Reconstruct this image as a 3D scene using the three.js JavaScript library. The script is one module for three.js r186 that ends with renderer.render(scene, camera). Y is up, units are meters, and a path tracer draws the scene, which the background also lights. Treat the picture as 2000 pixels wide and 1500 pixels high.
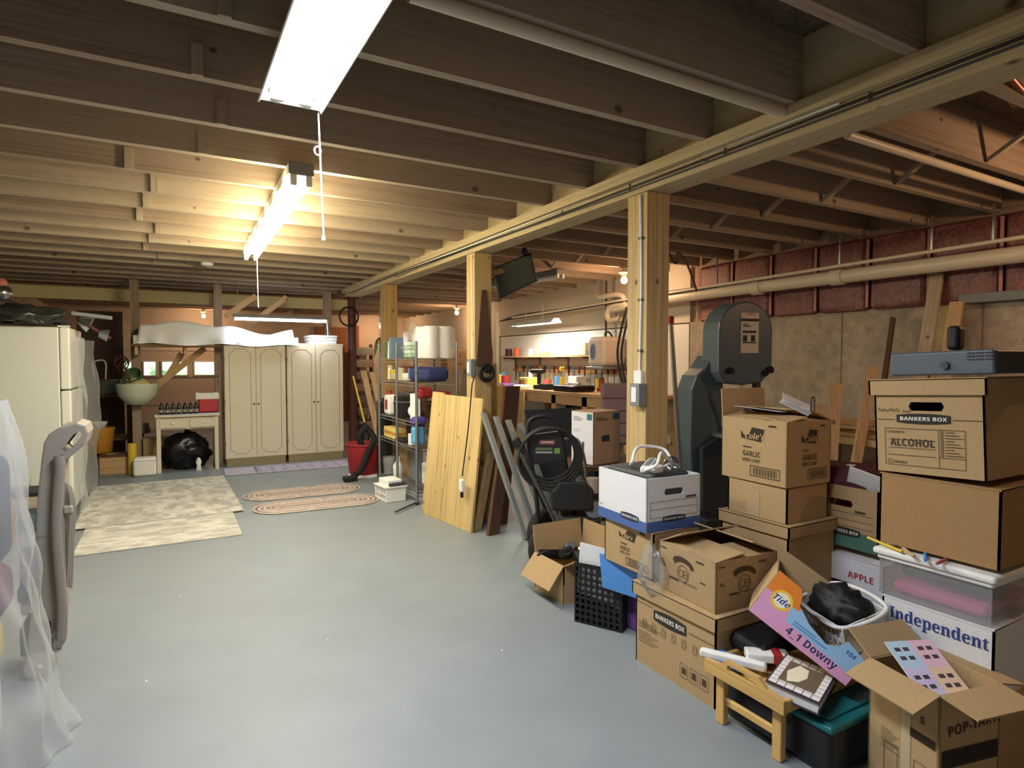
import * as THREE from 'three';
import { RoundedBoxGeometry } from 'three/addons/geometries/RoundedBoxGeometry.js';
import { mergeGeometries, mergeVertices } from 'three/addons/utils/BufferGeometryUtils.js';
import { RectAreaLightUniformsLib } from 'three/addons/lights/RectAreaLightUniformsLib.js';
RectAreaLightUniformsLib.init();

/* ---------- camera, sky, exposure ---------- */
const FOC = 1190, YAW = 29.4 * Math.PI / 180, PITCH = Math.atan(45 / FOC), EYE = 1.25;
const scene = new THREE.Scene();
const camera = new THREE.PerspectiveCamera(2 * Math.atan(750 / FOC) * 180 / Math.PI, 4 / 3, 0.05, 100);
camera.position.set(0, EYE, 0);
camera.rotation.set(-PITCH, -YAW, 0, 'YXZ');
scene.add(camera);
const renderer = new THREE.WebGLRenderer({ antialias: true });
renderer.toneMapping = THREE.LinearToneMapping;
renderer.toneMappingExposure = 2.1;
renderer.shadowMap.enabled = true;
scene.background = new THREE.Color(0.85, 0.95, 0.95);
scene.backgroundIntensity = 2.6;
const LAMP = 30;          // brightness of the fluorescent tubes
const BULB = 0.95;          // brightness of the bare bulbs

/* ---------- pixel rays (photo pixel -> direction; distance comes from the plane touched) ---------- */
const V = (x, y, z) => new THREE.Vector3(x, y, z);
const fw = V(Math.sin(YAW) * Math.cos(PITCH), -Math.sin(PITCH), -Math.cos(YAW) * Math.cos(PITCH));
const rt = V(Math.cos(YAW), 0, Math.sin(YAW)), upv = rt.clone().cross(fw);
const ray = (x, y) => rt.clone().multiplyScalar((x - 1000) / FOC).addScaledVector(upv, -(y - 750) / FOC).add(fw);
const pY = (x, y, Y = 0) => { const d = ray(x, y); return d.multiplyScalar((Y - EYE) / d.y).add(V(0, EYE, 0)); };
const pX = (x, y, X) => { const d = ray(x, y); return d.multiplyScalar(X / d.x).add(V(0, EYE, 0)); };
const pZ = (x, y, Z) => { const d = ray(x, y); return d.multiplyScalar(Z / d.z).add(V(0, EYE, 0)); };
const pD = (x, y, D) => ray(x, y).multiplyScalar(D).add(V(0, EYE, 0));

/* ---------- random, noise, textures ---------- */
let seed = 7; const rnd = () => { seed = (seed * 1664525 + 1013904223) >>> 0; return seed / 4294967296; };
const rr = (a, b) => a + (b - a) * rnd();
function pnoise(nx, ny, sd) { // periodic value noise
  const g = []; let s = sd * 7919 + 13; for (let i = 0; i < nx * ny; i++) { s = (s * 1664525 + 1013904223) >>> 0; g.push(s / 4294967296); }
  const sm = t => t * t * (3 - 2 * t);
  return (u, v) => { const x = ((u % 1) + 1) % 1 * nx, y = ((v % 1) + 1) % 1 * ny, i = Math.floor(x), j = Math.floor(y), a = sm(x - i), b = sm(y - j);
    const q = (p, r) => g[(r % ny) * nx + (p % nx)];
    return (q(i, j) * (1 - a) + q(i + 1, j) * a) * (1 - b) + (q(i, j + 1) * (1 - a) + q(i + 1, j + 1) * a) * b; };
}
function dtex(W, H, fn, srgb = true) {
  const d = new Uint8Array(W * H * 4);
  for (let y = 0; y < H; y++) for (let x = 0; x < W; x++) { const c = fn(x / W, y / H), o = (y * W + x) * 4; for (let k = 0; k < 3; k++) d[o + k] = Math.max(0, Math.min(255, (Array.isArray(c) ? c[k] : c) * 255)); d[o + 3] = 255; }
  const t = new THREE.DataTexture(d, W, H); t.magFilter = THREE.LinearFilter; t.minFilter = THREE.LinearMipmapLinearFilter; t.generateMipmaps = true;
  t.wrapS = t.wrapT = THREE.RepeatWrapping; if (srgb) t.colorSpace = THREE.SRGBColorSpace; t.needsUpdate = true; return t;
}
function woodTex(sd, amp = 0.16, knots = 7) {
  const a = pnoise(6, 64, sd), b = pnoise(12, 160, sd + 1), c = pnoise(4, 6, sd + 2), e = pnoise(40, 20, sd + 5); const ks = [];
  for (let i = 0; i < knots; i++) ks.push([rnd(), rnd(), rr(.004, .011)]);
  return dtex(1024, 256, (u, v) => { let w = v + .02 * c(u, v); let s = 1 - amp + amp * (a(u, w) * .9 + b(u, w) * .5 + c(u, v) * .5) + .05 * (e(u, v) - .5);
    for (const [x, y, r] of ks) { const dx = Math.abs(u - x), dy = Math.abs(v - y) / 3.2; const q = Math.sqrt(dx * dx + dy * dy); if (q < r) s *= .45 + .45 * q / r; }
    return [s, s * .985, s * .96]; });
}
const nf1 = pnoise(5, 5, 31), nf2 = pnoise(23, 23, 32), nf3 = pnoise(90, 90, 33), nf4 = pnoise(200, 200, 34);
const T = {
  wood: woodTex(3), wood2: woodTex(9, .22, 12), ply: woodTex(21, .3, 9),
  fine: dtex(256, 256, (u, v) => .9 + .1 * (nf3(u, v) * .6 + nf4(u, v) * .4)),
  mottle: dtex(512, 512, (u, v) => .84 + .16 * (nf1(u, v) * .4 + nf2(u, v) * .35 + nf3(u, v) * .25)),
  concrete: dtex(512, 512, (u, v) => { const s = .72 + .28 * (nf1(u, v) * .35 + nf2(u, v) * .4 + nf3(u, v) * .25); return [s, s * .985, s * .965]; }),
  osb: dtex(512, 512, (u, v) => .55 + .45 * (nf2(u + .3 * nf3(u, v), v) * .4 + nf3(v, u * .5) * .6)),
  insul: dtex(512, 256, (u, v) => { const s = .5 + .5 * (nf2(u, v) * .5 + nf3(u, v) * .35 + nf1(v, u) * .15); return [s, s * .86, s * .86]; }),
  rug: dtex(512, 512, (u, v) => { const s = .78 + .22 * Math.min(1, Math.max(0, (nf2(u, v) - .35) * 1.1 + nf3(u, v) * .5)); return [s, s * .995, s * .98]; }),
};
function rep(t, u, v) { const c = t.clone(); c.repeat.set(u, v); c.needsUpdate = true; return c; }
function canv(w, h, draw) { const c = document.createElement('canvas'); c.width = w; c.height = h; const x = c.getContext('2d'); draw(x, w, h); const t = new THREE.CanvasTexture(c); t.colorSpace = THREE.SRGBColorSpace; t.anisotropy = 4; return t; }
const M = (color, rough = .8, o = {}) => new THREE.MeshStandardMaterial({ color, roughness: rough, ...o });
const MP = (color, rough, o = {}) => new THREE.MeshPhysicalMaterial({ color, roughness: rough, ...o });
const FN = rep(T.fine, 9.6, 2.4);
const mat = {
  joist: M('#ae9f8f', .85, { map: T.wood }), joist2: M('#a18f80', .85, { map: T.wood2 }), post: M('#bfa676', .75, { map: T.wood2 }), beam: M('#bfae8c', .8, { map: T.wood }),
  pine: M('#c4a278', .7, { map: T.wood }), ply: M('#cdb27a', .7, { map: T.ply }), darkwood: M('#5b3d2c', .75, { map: T.wood2 }), redwood: M('#4a1f1c', .6, { map: T.wood }),
  osb: M('#8d7a66', .9, { map: rep(T.osb, 4.8, 1.2) }), card: M('#b89a6e', .9, { map: FN }), cardIn: M('#b89a6e', .9, { map: FN }), card2: M('#ae926a', .9, { map: FN }),
  white: M('#e8e8e4', .6), whiteCard: M('#e6e7e8', .75, { map: FN }), black: M('#121214', .6), blackG: M('#0c0c0e', .25), rubber: M('#1a1a1b', .85), grey: M('#7c8083', .6), dgrey: M('#3b3f42', .6), steel: M('#9b9fa3', .35, { metalness: .8 }), chrome: M('#c9ccd0', .2, { metalness: .95 }),
  cream: M('#e2dbc4', .55, { map: FN }), creamD: M('#8d8263', .6), sheet: M('#e3e6ea', .9), paper: M('#ececea', .85), navy: M('#1d2a44', .7), red: M('#a1262b', .6), maroon: M('#4c1425', .55), blue: M('#4f8ed6', .55), purple: M('#6a4a83', .55), yellow: M('#d8b93c', .6), green: M('#4b6b4f', .7),
  fridge: M('#d3d7d3', .4), beige: M('#9c9286', .55), saw: M('#4b5a62', .4), teal: M('#1a6a6c', .3), tote: M('#15181b', .35), pipe: M('#d8cdb9', .4), pink: M('#b5565c', .6), wallw: M('#ded6c8', .85, { map: FN }), tray: M('#d3ac69', .5, { map: T.wood }),
  clear: MP('#f4f6f6', .15, { transmission: .9, thickness: 0, ior: 1.3 }), film: MP('#f2f4f4', .3, { transmission: .8, thickness: 0, ior: 1.2, side: THREE.DoubleSide }), frost: MP('#eef0f1', .18, { transmission: .88, thickness: 0, side: THREE.DoubleSide }),
};

/* ---------- builders ---------- */
const used = {};
function numbered(n) { if (!(n in used)) { used[n] = 0; return n; } used[n]++; return n + '_' + String(used[n]).padStart(3, '0'); }
const sh = o => { o.traverse(c => { if (c.isMesh) { c.castShadow = true; c.receiveShadow = true; } }); return o; };
function thing(name, label, category, p = [0, 0, 0], ry = 0, group) { const o = new THREE.Group(); o.name = numbered(name); o.position.set(...(p.isVector3 ? p.toArray() : p)); o.rotation.y = ry; o.userData = { label, category }; if (group) o.userData.group = group; scene.add(o); return o; }
function part(name, geo, m, parent, p, r, label) { const o = new THREE.Mesh(Array.isArray(geo) ? mergeGeometries(geo.map(g => g.index ? g.toNonIndexed() : g)) : geo, m); o.name = name; if (p) o.position.set(...(p.isVector3 ? p.toArray() : p)); if (r) o.rotation.set(...r); if (label) o.userData.label = label; o.castShadow = o.receiveShadow = true; (parent || scene).add(o); return o; }
function single(name, geo, m, label, category, p, r, group) { const o = part(numbered(name), geo, m, scene, p, r); o.userData = { label, category }; if (group) o.userData.group = group; return o; }
function struct(name, geo, m, p, r) { const o = part(name, geo, m, scene, p, r); o.userData.kind = 'structure'; return o; }
function sgroup(name) { const o = new THREE.Group(); o.name = name; o.userData.kind = 'structure'; scene.add(o); return o; }
// box with uv in metres, grain along its longest side
function uvm(g, k = 1) { g = g.index ? g.toNonIndexed() : g; g.computeBoundingBox(); const s = g.boundingBox.getSize(V(0, 0, 0)).toArray(); const L = s.indexOf(Math.max(...s)); const p = g.attributes.position, n = g.attributes.normal, uv = new Float32Array(p.count * 2); const ou = rnd(), ov = rnd();
  for (let i = 0; i < p.count; i++) { const c = [p.getX(i), p.getY(i), p.getZ(i)], m = [Math.abs(n.getX(i)), Math.abs(n.getY(i)), Math.abs(n.getZ(i))]; const N = m.indexOf(Math.max(...m)); let ax = [0, 1, 2].filter(a => a !== N); if (ax[1] === L) ax.reverse(); uv[i * 2] = c[ax[0]] * k / 2.4 + ou; uv[i * 2 + 1] = c[ax[1]] * k / .6 + ov; }
  g.setAttribute('uv', new THREE.BufferAttribute(uv, 2)); return g; }
const B = (w, h, d, x = 0, y = 0, z = 0) => uvm(new THREE.BoxGeometry(w, h, d)).translate(x, y, z);
const R = (w, h, d, r = .01, x = 0, y = 0, z = 0) => uvm(new RoundedBoxGeometry(w, h, d, 2, Math.min(r, w / 2.01, h / 2.01, d / 2.01))).translate(x, y, z);
const ico = (r, d) => { const g = new THREE.IcosahedronGeometry(r, d); g.deleteAttribute('uv'); g.deleteAttribute('normal'); const m = mergeVertices(g, r * 1e-4); m.computeVertexNormals(); return m; };
const C = (r1, r2, h, s = 20, x = 0, y = 0, z = 0) => new THREE.CylinderGeometry(r1, r2, h, s).translate(x, y, z);
const S = (r, x = 0, y = 0, z = 0, s = 16) => new THREE.SphereGeometry(r, s, Math.ceil(s * .7)).translate(x, y, z);
const tube = (pts, r, s = 8, n = 0) => new THREE.TubeGeometry(new THREE.CatmullRomCurve3(pts.map(p => p.isVector3 ? p : V(...p))), n || pts.length * 6, r, s);
const lathe = (pts, s = 24) => new THREE.LatheGeometry(pts.map(p => new THREE.Vector2(...p)), s);
const ext = (pts, d, bev = 0, holes = []) => { const s = new THREE.Shape(pts.map(p => new THREE.Vector2(...p))); for (const h of holes) s.holes.push(new THREE.Path(h.map(p => new THREE.Vector2(...p)))); return uvm(new THREE.ExtrudeGeometry(s, { depth: d, bevelEnabled: bev > 0, bevelSize: bev, bevelThickness: bev, bevelSegments: 2, curveSegments: 10 })); };
// stick between two points (square or round)
function bar(a, b, w, h, m, name, parent, round) { a = a.isVector3 ? a : V(...a); b = b.isVector3 ? b : V(...b); const L = a.distanceTo(b); const g = round ? new THREE.CylinderGeometry(w, w, L, 10) : B(w, L, h); const o = part(name, g, m, parent); o.position.copy(a).add(b).multiplyScalar(.5); o.quaternion.setFromUnitVectors(V(0, 1, 0), b.clone().sub(a).normalize()); return o; }
// a board given by foot and top edges (4 corners) with thickness
function board(name, label, c, th, m, cat = 'board', group) { const [a, b, d, e] = c.map(v => v.isVector3 ? v : V(...v)); const n = b.clone().sub(a).cross(e.clone().sub(a)).normalize().multiplyScalar(th); const P = [a, b, d, e, ...[a, b, d, e].map(v => v.clone().add(n))]; const g = new THREE.BufferGeometry(); g.setAttribute('position', new THREE.Float32BufferAttribute(P.flatMap(v => v.toArray()), 3)); g.setIndex([0, 2, 1, 0, 3, 2, 4, 5, 6, 4, 6, 7, 0, 1, 5, 0, 5, 4, 1, 2, 6, 1, 6, 5, 2, 3, 7, 2, 7, 6, 3, 0, 4, 3, 4, 7]); const q = g.toNonIndexed(); q.computeVertexNormals(); return single(name, uvm(q), m, label, cat, null, null, group); }
// flat print on a face
function printOn(parent, face, w, h, pos, draw, px = 512, name = 'print') { const t = canv(px, Math.round(px * h / w), draw); const m = M('#ffffff', .85, { map: t, transparent: true, polygonOffset: true, polygonOffsetFactor: -2 }); return part(name, new THREE.PlaneGeometry(w, h), m, parent, pos, face === 'L' ? [0, -Math.PI / 2, 0] : face === 'T' ? [-Math.PI / 2, 0, 0] : [0, 0, 0]); }
// carton: origin at bottom centre; w along z (aisle face is -x), d along x
function carton(name, label, { w, d, h, x, y = 0, z, rot = 0, tx = 0, tz = 0, m = mat.card, inm = mat.cardIn, open = false, lid = 0, lidm, hole, holeF, hy = .72, prints = [], cat = 'box', taper = 0, flaps = [1, 1, 1, 1] }) {
  const g = thing(name, label, cat, [x + d / 2, y, z], rot); g.rotation.order = 'YXZ'; g.rotation.x = tx; g.rotation.z = tz; const t = .006;
  const slot = (W, on) => on ? [[[-.045, h * hy - .014], [.045, h * hy - .014], [.052, h * hy], [.045, h * hy + .014], [-.045, h * hy + .014], [-.052, h * hy]]] : [];
  const side = (W, on) => ext([[-W / 2, 0], [W / 2, 0], [W / 2, h], [-W / 2, h]], t, 0, slot(W, on));
  part('side_panel', side(w, hole).rotateY(-Math.PI / 2).translate(-d / 2 + t, 0, 0), m, g); part('side_panel', side(w).rotateY(-Math.PI / 2).translate(d / 2, 0, 0), m, g);
  part('end_panel', side(d, holeF).translate(0, 0, w / 2 - t), m, g); part('end_panel', side(d).translate(0, 0, -w / 2), m, g); part('base_panel', B(d - .01, t, w - .01, 0, t / 2, 0), inm, g);
  if (lid) { const L = part('lid', [B(d + .024, .006, w + .024, 0, h + .003, 0), B(.006, lid, w + .024, -d / 2 - .009, h + .003 - lid / 2, 0), B(.006, lid, w + .024, d / 2 + .009, h + .003 - lid / 2, 0), B(d + .024, lid, .006, 0, h + .003 - lid / 2, w / 2 + .009), B(d + .024, lid, .006, 0, h + .003 - lid / 2, -w / 2 - .009)], lidm || m, g); }
  else if (!open) { part('top_flap', B(d / 2 - .002, .005, w, -d / 4, h + .001, 0), m, g, null, [0, 0, .012]); part('top_flap', B(d / 2 - .002, .005, w, d / 4, h + .001, 0), m, g); }
  else if (open !== 'none') { const F = (W, D, ang, px, pz, ry) => { const q = new THREE.Group(); const f = part('flap', B(W, .005, D, 0, 0, D / 2), m, g); f.position.set(px, h, pz); f.rotation.order = 'YXZ'; f.rotation.set(ang, ry, 0); };
    const A = open; if (flaps[0]) F(w, d * .45, A[0], -d / 2, 0, -Math.PI / 2); if (flaps[1]) F(w, d * .45, A[1], d / 2, 0, Math.PI / 2); if (flaps[2]) F(d, d * .45, A[2], 0, w / 2, 0); if (flaps[3]) F(d, d * .45, A[3], 0, -w / 2, Math.PI); }
  for (const p of prints) { const W = p.f === 'L' ? w : d, e = .0012 + (p.off || 0); printOn(g, p.f, p.w || W * .99, p.h || h * .99, p.f === 'L' ? [-d / 2 - e, p.y ?? h / 2, p.u || 0] : p.f === 'T' ? [0, h + .009, 0] : [p.u || 0, p.y ?? h / 2, w / 2 + e], p.draw, p.px); }
  return g;
}
const bars = (x, X, Y, W, n, hh, gap, col = 'rgba(60,45,30,.55)') => { x.fillStyle = col; for (let i = 0; i < n; i++) x.fillRect(X, Y + i * gap, W * (.55 + .45 * ((i * 37) % 10) / 10), hh); };
const logo = (x, cx, cy, w, h, bg = '#2a2522', fg = '#e6dfcf') => { x.fillStyle = bg; x.beginPath(); x.moveTo(cx - w / 2, cy - h * .36); x.quadraticCurveTo(cx, cy - h * .66, cx + w / 2, cy - h * .36); x.lineTo(cx + w / 2, cy + h * .36); x.quadraticCurveTo(cx, cy + h * .66, cx - w / 2, cy + h * .36); x.closePath(); x.fill(); x.fillStyle = fg; x.font = 'bold ' + Math.round(h * .5) + 'px sans-serif'; x.textAlign = 'center'; x.textBaseline = 'middle'; x.save(); x.translate(cx, cy); x.scale(Math.min(1.3, w * .9 / x.measureText('BANKERS BOX').width), 1); x.fillText('BANKERS BOX', 0, 0); x.restore(); x.textAlign = 'left'; x.textBaseline = 'alphabetic'; };
const text = (x, s, X, Y, size, col, o = {}) => { x.save(); x.fillStyle = col; x.font = (o.w || 'bold ') + size + 'px ' + (o.f || 'sans-serif'); x.translate(X, Y); if (o.r) x.rotate(o.r); if (o.sx) x.scale(o.sx, 1); x.fillText(s, 0, 0); x.restore(); };

/* ================= THE SETTING ================= */
const XL = -1.75, XR = 4.6, ZB = -13, ZF = 1.6, JB = 2.187, JD = .24, CE = JB + JD, BX = 2.03;
{ const t = dtex(1024, 1024, (u, v) => { const s = .9 + .1 * (nf1(u, v) * .5 + nf2(u, v) * .35 + nf3(u, v) * .15); return [s, s, s]; });
  const rgh = dtex(512, 512, (u, v) => .66 + .08 * nf1(u, v), false); const g = new THREE.BoxGeometry(XR - XL + .4, .1, ZF - ZB + .4); const f = struct('floor', g, M('#8c9599', .78, { map: rep(t, 2, 5), roughnessMap: rep(rgh, 1.3, 2.6) }), [(XL + XR) / 2, -.05, (ZF + ZB) / 2]);
  // little specks of dropped grit
  for (const [px, py] of [[286, 1330], [352, 1165], [980, 1270], [640, 1250]]) { const p = pY(px, py); part('paint_chip', C(.004, .005, .002, 6), mat.paper, f, p.sub(f.position)); } }
const ceil = sgroup('ceiling');
part('subfloor', B(XR - XL + .4, .02, ZF - ZB + .4, (XL + XR) / 2, CE + .01, (ZF + ZB) / 2), mat.osb, ceil);
{ const gl = [0, 1, 2].map(() => B(BX - .0 - XL, JD, .04)), gr = [0, 1, 2].map(() => B(XR - BX - .145, JD, .04)); const ms = [mat.joist, mat.joist2, mat.joist];
  for (let j = -8; j < 26; j++) { const z = -2.285 - .418 * j - .02; if (z > ZF) continue; part('joist', gl[(j + 30) % 3], ms[(j + 31) % 3], ceil, [(BX + XL) / 2, JB + JD / 2, z]); part('joist', gr[(j + 30) % 3], ms[(j + 30) % 3], ceil, [(XR + BX + .145) / 2, JB + JD / 2, z]);
    if (j > -4 && j < 12) { part('nailer_block', B(.035, .1, .022), mat.joist, ceil, [.2 - .05 * ((j + 8) % 3) - (j > 2 ? .25 : 0), JB + .045, z + .031]); bar([3.4, JB + .01, z - .389], [3.4, CE - .02, z - .03], .03, .018, mat.joist, 'bridging', ceil); } } }
{ const bm = sgroup('trim_1'); part('beam_plank', B(.07, .35, 9.6, BX + .036, 2.074 + .175, -3.25), mat.beam, bm); part('beam_plank', B(.07, .35, 9.6, BX + .109, 2.074 + .175, -3.25), mat.beam, bm); part('ledger_strip', B(.04, .05, 9.6, BX - .021, JB - .027, -3.25), mat.beam, bm);
  const cab = (name, y, r, m, z0, z1) => part(name, tube([0, 1, 2, 3, 4, 5, 6].map(i => [BX - .006, y + .006 * Math.sin(i * 1.7), z0 + (z1 - z0) * i / 6]), r, 6, 60), m, bm);
  cab('cable', 2.118, .005, mat.black, 1, -7.8); cab('cable', 2.135, .005, mat.paper, -1.3, -7.8); cab('cable', 2.105, .004, mat.dgrey, 1, -6);
  for (let i = 0; i < 14; i++) part('cable_staple', B(.004, .03, .004, BX - .003, 2.12, .6 - i * .6), mat.dgrey, bm); }
// walls
{ const wl = sgroup('wall_left'); part('concrete', B(.2, 2.0, ZF - ZB + .4, XL - .1, 1.0, (ZF + ZB) / 2), M('#b5aea6', .9, { map: rep(T.concrete, 2.4, .6) }), wl); part('sill_plate', B(.2, .45, ZF - ZB + .4, XL - .1, 2.225, (ZF + ZB) / 2), mat.joist, wl);
  part('pipe', tube([[XL + .04, 2.03, -3], [XL + .04, 2.03, -9], [XL + .06, 1.98, -12.9]], .012, 8, 40), mat.steel, wl); }
{ const wr = sgroup('wall_right'); const cm = M('#c6bbac', .9, { map: rep(T.concrete, 2.4, .6) });
  part('concrete', B(.2, 1.64, 8.6 + ZF, XR + .1, .82, (ZF - 8.6) / 2), cm, wr); part('white_wall', B(.2, 2.45, -8.6 - ZB, XR + .1, 1.225, (ZB - 8.6) / 2), mat.wallw, wr); part('rim_board', B(.2, .82, 4.5 + ZF, XR + .14, 2.04, (ZF - 4.5) / 2), mat.joist2, wr); part('white_wall', B(.2, .82, 4.1, XR + .1, 2.04, -6.55), mat.wallw, wr);
  for (let i = 0; i < 5; i++) part('form_seam', B(.006, 1.62, .008, XR - .001, .82, -1.0 - i * .95), M('#8c7a66', .95), wr);
  const im = M('#a87c7c', .5, { map: rep(T.insul, 4.8, 2.4) }); for (let i = 0; i < 14; i++) { const z = 1.3 - i * .418; const g = R(.1, .54, .4, .04, 0, 0, 0); const p = g.attributes.position; for (let k = 0; k < p.count; k++) if (p.getX(k) < 0) p.setX(k, p.getX(k) + .025 * (nf2(p.getY(k) * 1.3 + i * .17, p.getZ(k) * 1.7) - .5)); g.computeVertexNormals(); part('insulation_batt', g, im, wr, [XR - .01, 1.9, z]); part('batt_flange', B(.004, .5, .02, XR - .064, 1.9, z - .209), M('#b98076', .6), wr); }
  part('painted_panel', B(.012, 1.25, 4.0, XR - .008, 1.0, -6.5), mat.white, wr); }
{ const wb = sgroup('wall_back'); const m = M('#d8c8ba', .85, { map: FN }); // openings for the garage door glass
  const y0 = .98, y1 = 1.24; part('masonry', B(XR - XL + .4, y0, .15, (XL + XR) / 2, y0 / 2, ZB - .08), m, wb); part('masonry', B(XR - XL + .4, CE - y1, .15, (XL + XR) / 2, (CE + y1) / 2, ZB - .08), m, wb);
  const xs = [[-.72, -.46], [-.4, -.2], [-.11, .31], [.42, .77]]; let e = XL - .2; for (const [a, b] of [...xs, [XR + .2, XR + .2]]) { part('masonry', B(a - e, y1 - y0, .15, (a + e) / 2, (y0 + y1) / 2, ZB - .08), m, wb); e = b; }
  xs.forEach(([a, b], i) => { const w = sgroup('window_' + (i + 1)); part('pane', B(b - a, y1 - y0, .004, (a + b) / 2, (y0 + y1) / 2, ZB - .08), MP('#ffffff', .02, { transmission: 1, thickness: 0 }), w); for (const [px, py, ww, hh] of [[(a + b) / 2, y0, b - a + .04, .02], [(a + b) / 2, y1, b - a + .04, .02], [a, (y0 + y1) / 2, .02, .26], [b, (y0 + y1) / 2, .02, .26]]) part('window_frame', B(ww, hh, .03, px, py, ZB + .01), mat.white, w); });
  for (let i = 0; i < 4; i++) part('door_rail', B(2.6, .012, .012, .05, .45 + i * .5, ZB + .004), mat.wallw, wb);
  const d = sgroup('door_1'); part('slab', B(.8, 1.95, .05, 3.05, .98, ZB + .03), M('#a06a45', .7, { map: T.wood }), d); part('jamb', B(.08, 2.0, .08, 3.5, 1.0, ZB + .05), M('#8f4f2e', .7), d); part('knob', S(.03, 3.38, .95, ZB + .09), mat.chrome, d);
  struct('wall_front', B(XR - XL + .4, 2.5, .2), mat.wallw, [(XL + XR) / 2, 1.25, ZF + .1]); }
// trees outside
for (const [x, z, r, y] of [[-1.9, -17, 1.2, 1.2], [.9, -18.5, 1.4, .7], [3.6, -17, 1.0, 1.5]]) { const g = ico(r, 5); const p = g.attributes.position; for (let i = 0; i < p.count; i++) { const k = 1 + .45 * (nf3(p.getX(i) * .31 + 5, p.getY(i) * .37 + p.getZ(i) * .23) - .5); p.setXYZ(i, p.getX(i) * k, p.getY(i) * k * .5, p.getZ(i) * k); } g.computeVertexNormals(); const t = thing('garden_tree', 'leafy green tree outside ' + (x < 0 ? 'behind the narrow panes' : x < 2 ? 'behind the widest pane' : 'past the garage wall'), 'tree', [x, 0, z], 0, 'trees outside'); part('crown', g, M('#a9c79a', .9), t, [0, y, 0]); part('trunk', C(.08, .1, y, 8, 0, y / 2, 0), mat.darkwood, t); }
single('lawn', B(30, .05, 20), M('#8ab070', .95), 'green lawn outside the garage door', 'lawn', [0, -.15, -23.4]);

/* ---------- posts ---------- */
const postLabels = ['square yellow pine post with outlet boxes beside the white storage box', 'square pine post with an old hand saw hung on it, behind the plywood sheet', 'pine post with a dark stain standing at the wire shelving'];
const posts = [-2.27, -4.18, -6.39].map((z, i) => { const t = thing('support_post', postLabels[i], 'post', [BX + .0725, 0, z - .0725], 0, 'posts under the beam'); part('post', R(.145, 2.072, .145, .004, 0, 1.036, 0), i === 2 ? M('#a88a5a', .8, { map: T.wood2 }) : mat.post, t); return t; });
{ const t = posts[0]; part('cable', tube([[-.078, 2.06, .03], [-.079, 1.6, .04], [-.079, 1.32, .035], [-.079, 1.12, .03]], .006, 6, 30), mat.paper, t); for (const y of [1.85, 1.55, 1.3]) part('cable_clip', B(.012, .012, .03, -.078, y, .035), mat.dgrey, t);
  part('blank_cover', R(.02, .085, .055, .004, -.082, 1.16, .03), mat.white, t); const o = part('outlet_box', R(.05, .11, .07, .005, -.098, 1.085, .045), mat.grey, t); part('receptacle', R(.006, .075, .036, .003, -.125, 1.085, .045), mat.white, o);
  part('hook_wire', tube([[.08, 1.82, .03], [.1, 1.78, .05], [.14, 1.74, .05], [.16, 1.8, .04], [.24, 1.76, .02], [.34, 1.62, .0]], .006, 6, 40), mat.darkwood, t); }
{ const t = posts[1]; part('cable', tube([[-.076, 2.06, .03], [-.076, 1.6, .04], [-.076, 1.1, .035]], .005, 6, 30), mat.paper, t); const o = part('outlet_box', R(.04, .13, .075, .005, -.094, 1.2, .05), mat.grey, t); part('receptacle', R(.006, .08, .04, .003, -.117, 1.2, .05), mat.white, o); }
{ const z = -4.18 + .012; const s = thing('hand_saw', 'long old crosscut saw with rusty tapered blade hung on the post', 'saw'); const P = (x, y) => { const q = pZ(x, y, z); return [q.x, q.y]; }; part('blade', ext([P(941, 566), P(950, 566), P(962, 690), P(961, 715), P(930, 715), P(932, 690)], .004), M('#5d4a40', .45, { metalness: .5 }), s, [0, 0, z]); const h = pZ(948, 728, z); part('handle', new THREE.TorusGeometry(.055, .018, 8, 20), mat.black, s, [h.x, h.y, z + .02]); part('grip', R(.08, .05, .03, .012), mat.black, s, [h.x + .02, h.y + .03, z + .02]); }
{ const t = thing('steel_column', 'dark red painted steel column beside the cream wardrobe', 'column', [BX + .06, 0, -7.95]); part('shaft', C(.055, .055, 2.07, 20, 0, 1.035, 0), mat.redwood, t); part('top_plate', B(.16, .015, .16, 0, 2.066, 0), mat.redwood, t); part('cable_coil', new THREE.TorusGeometry(.12, .012, 8, 28), mat.black, t, [-.06, 1.82, .08]); part('cable', tube([[-.05, 1.75, .07], [-.06, 1.6, .09], [-.05, 1.45, .07]], .008), mat.black, t); }

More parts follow.
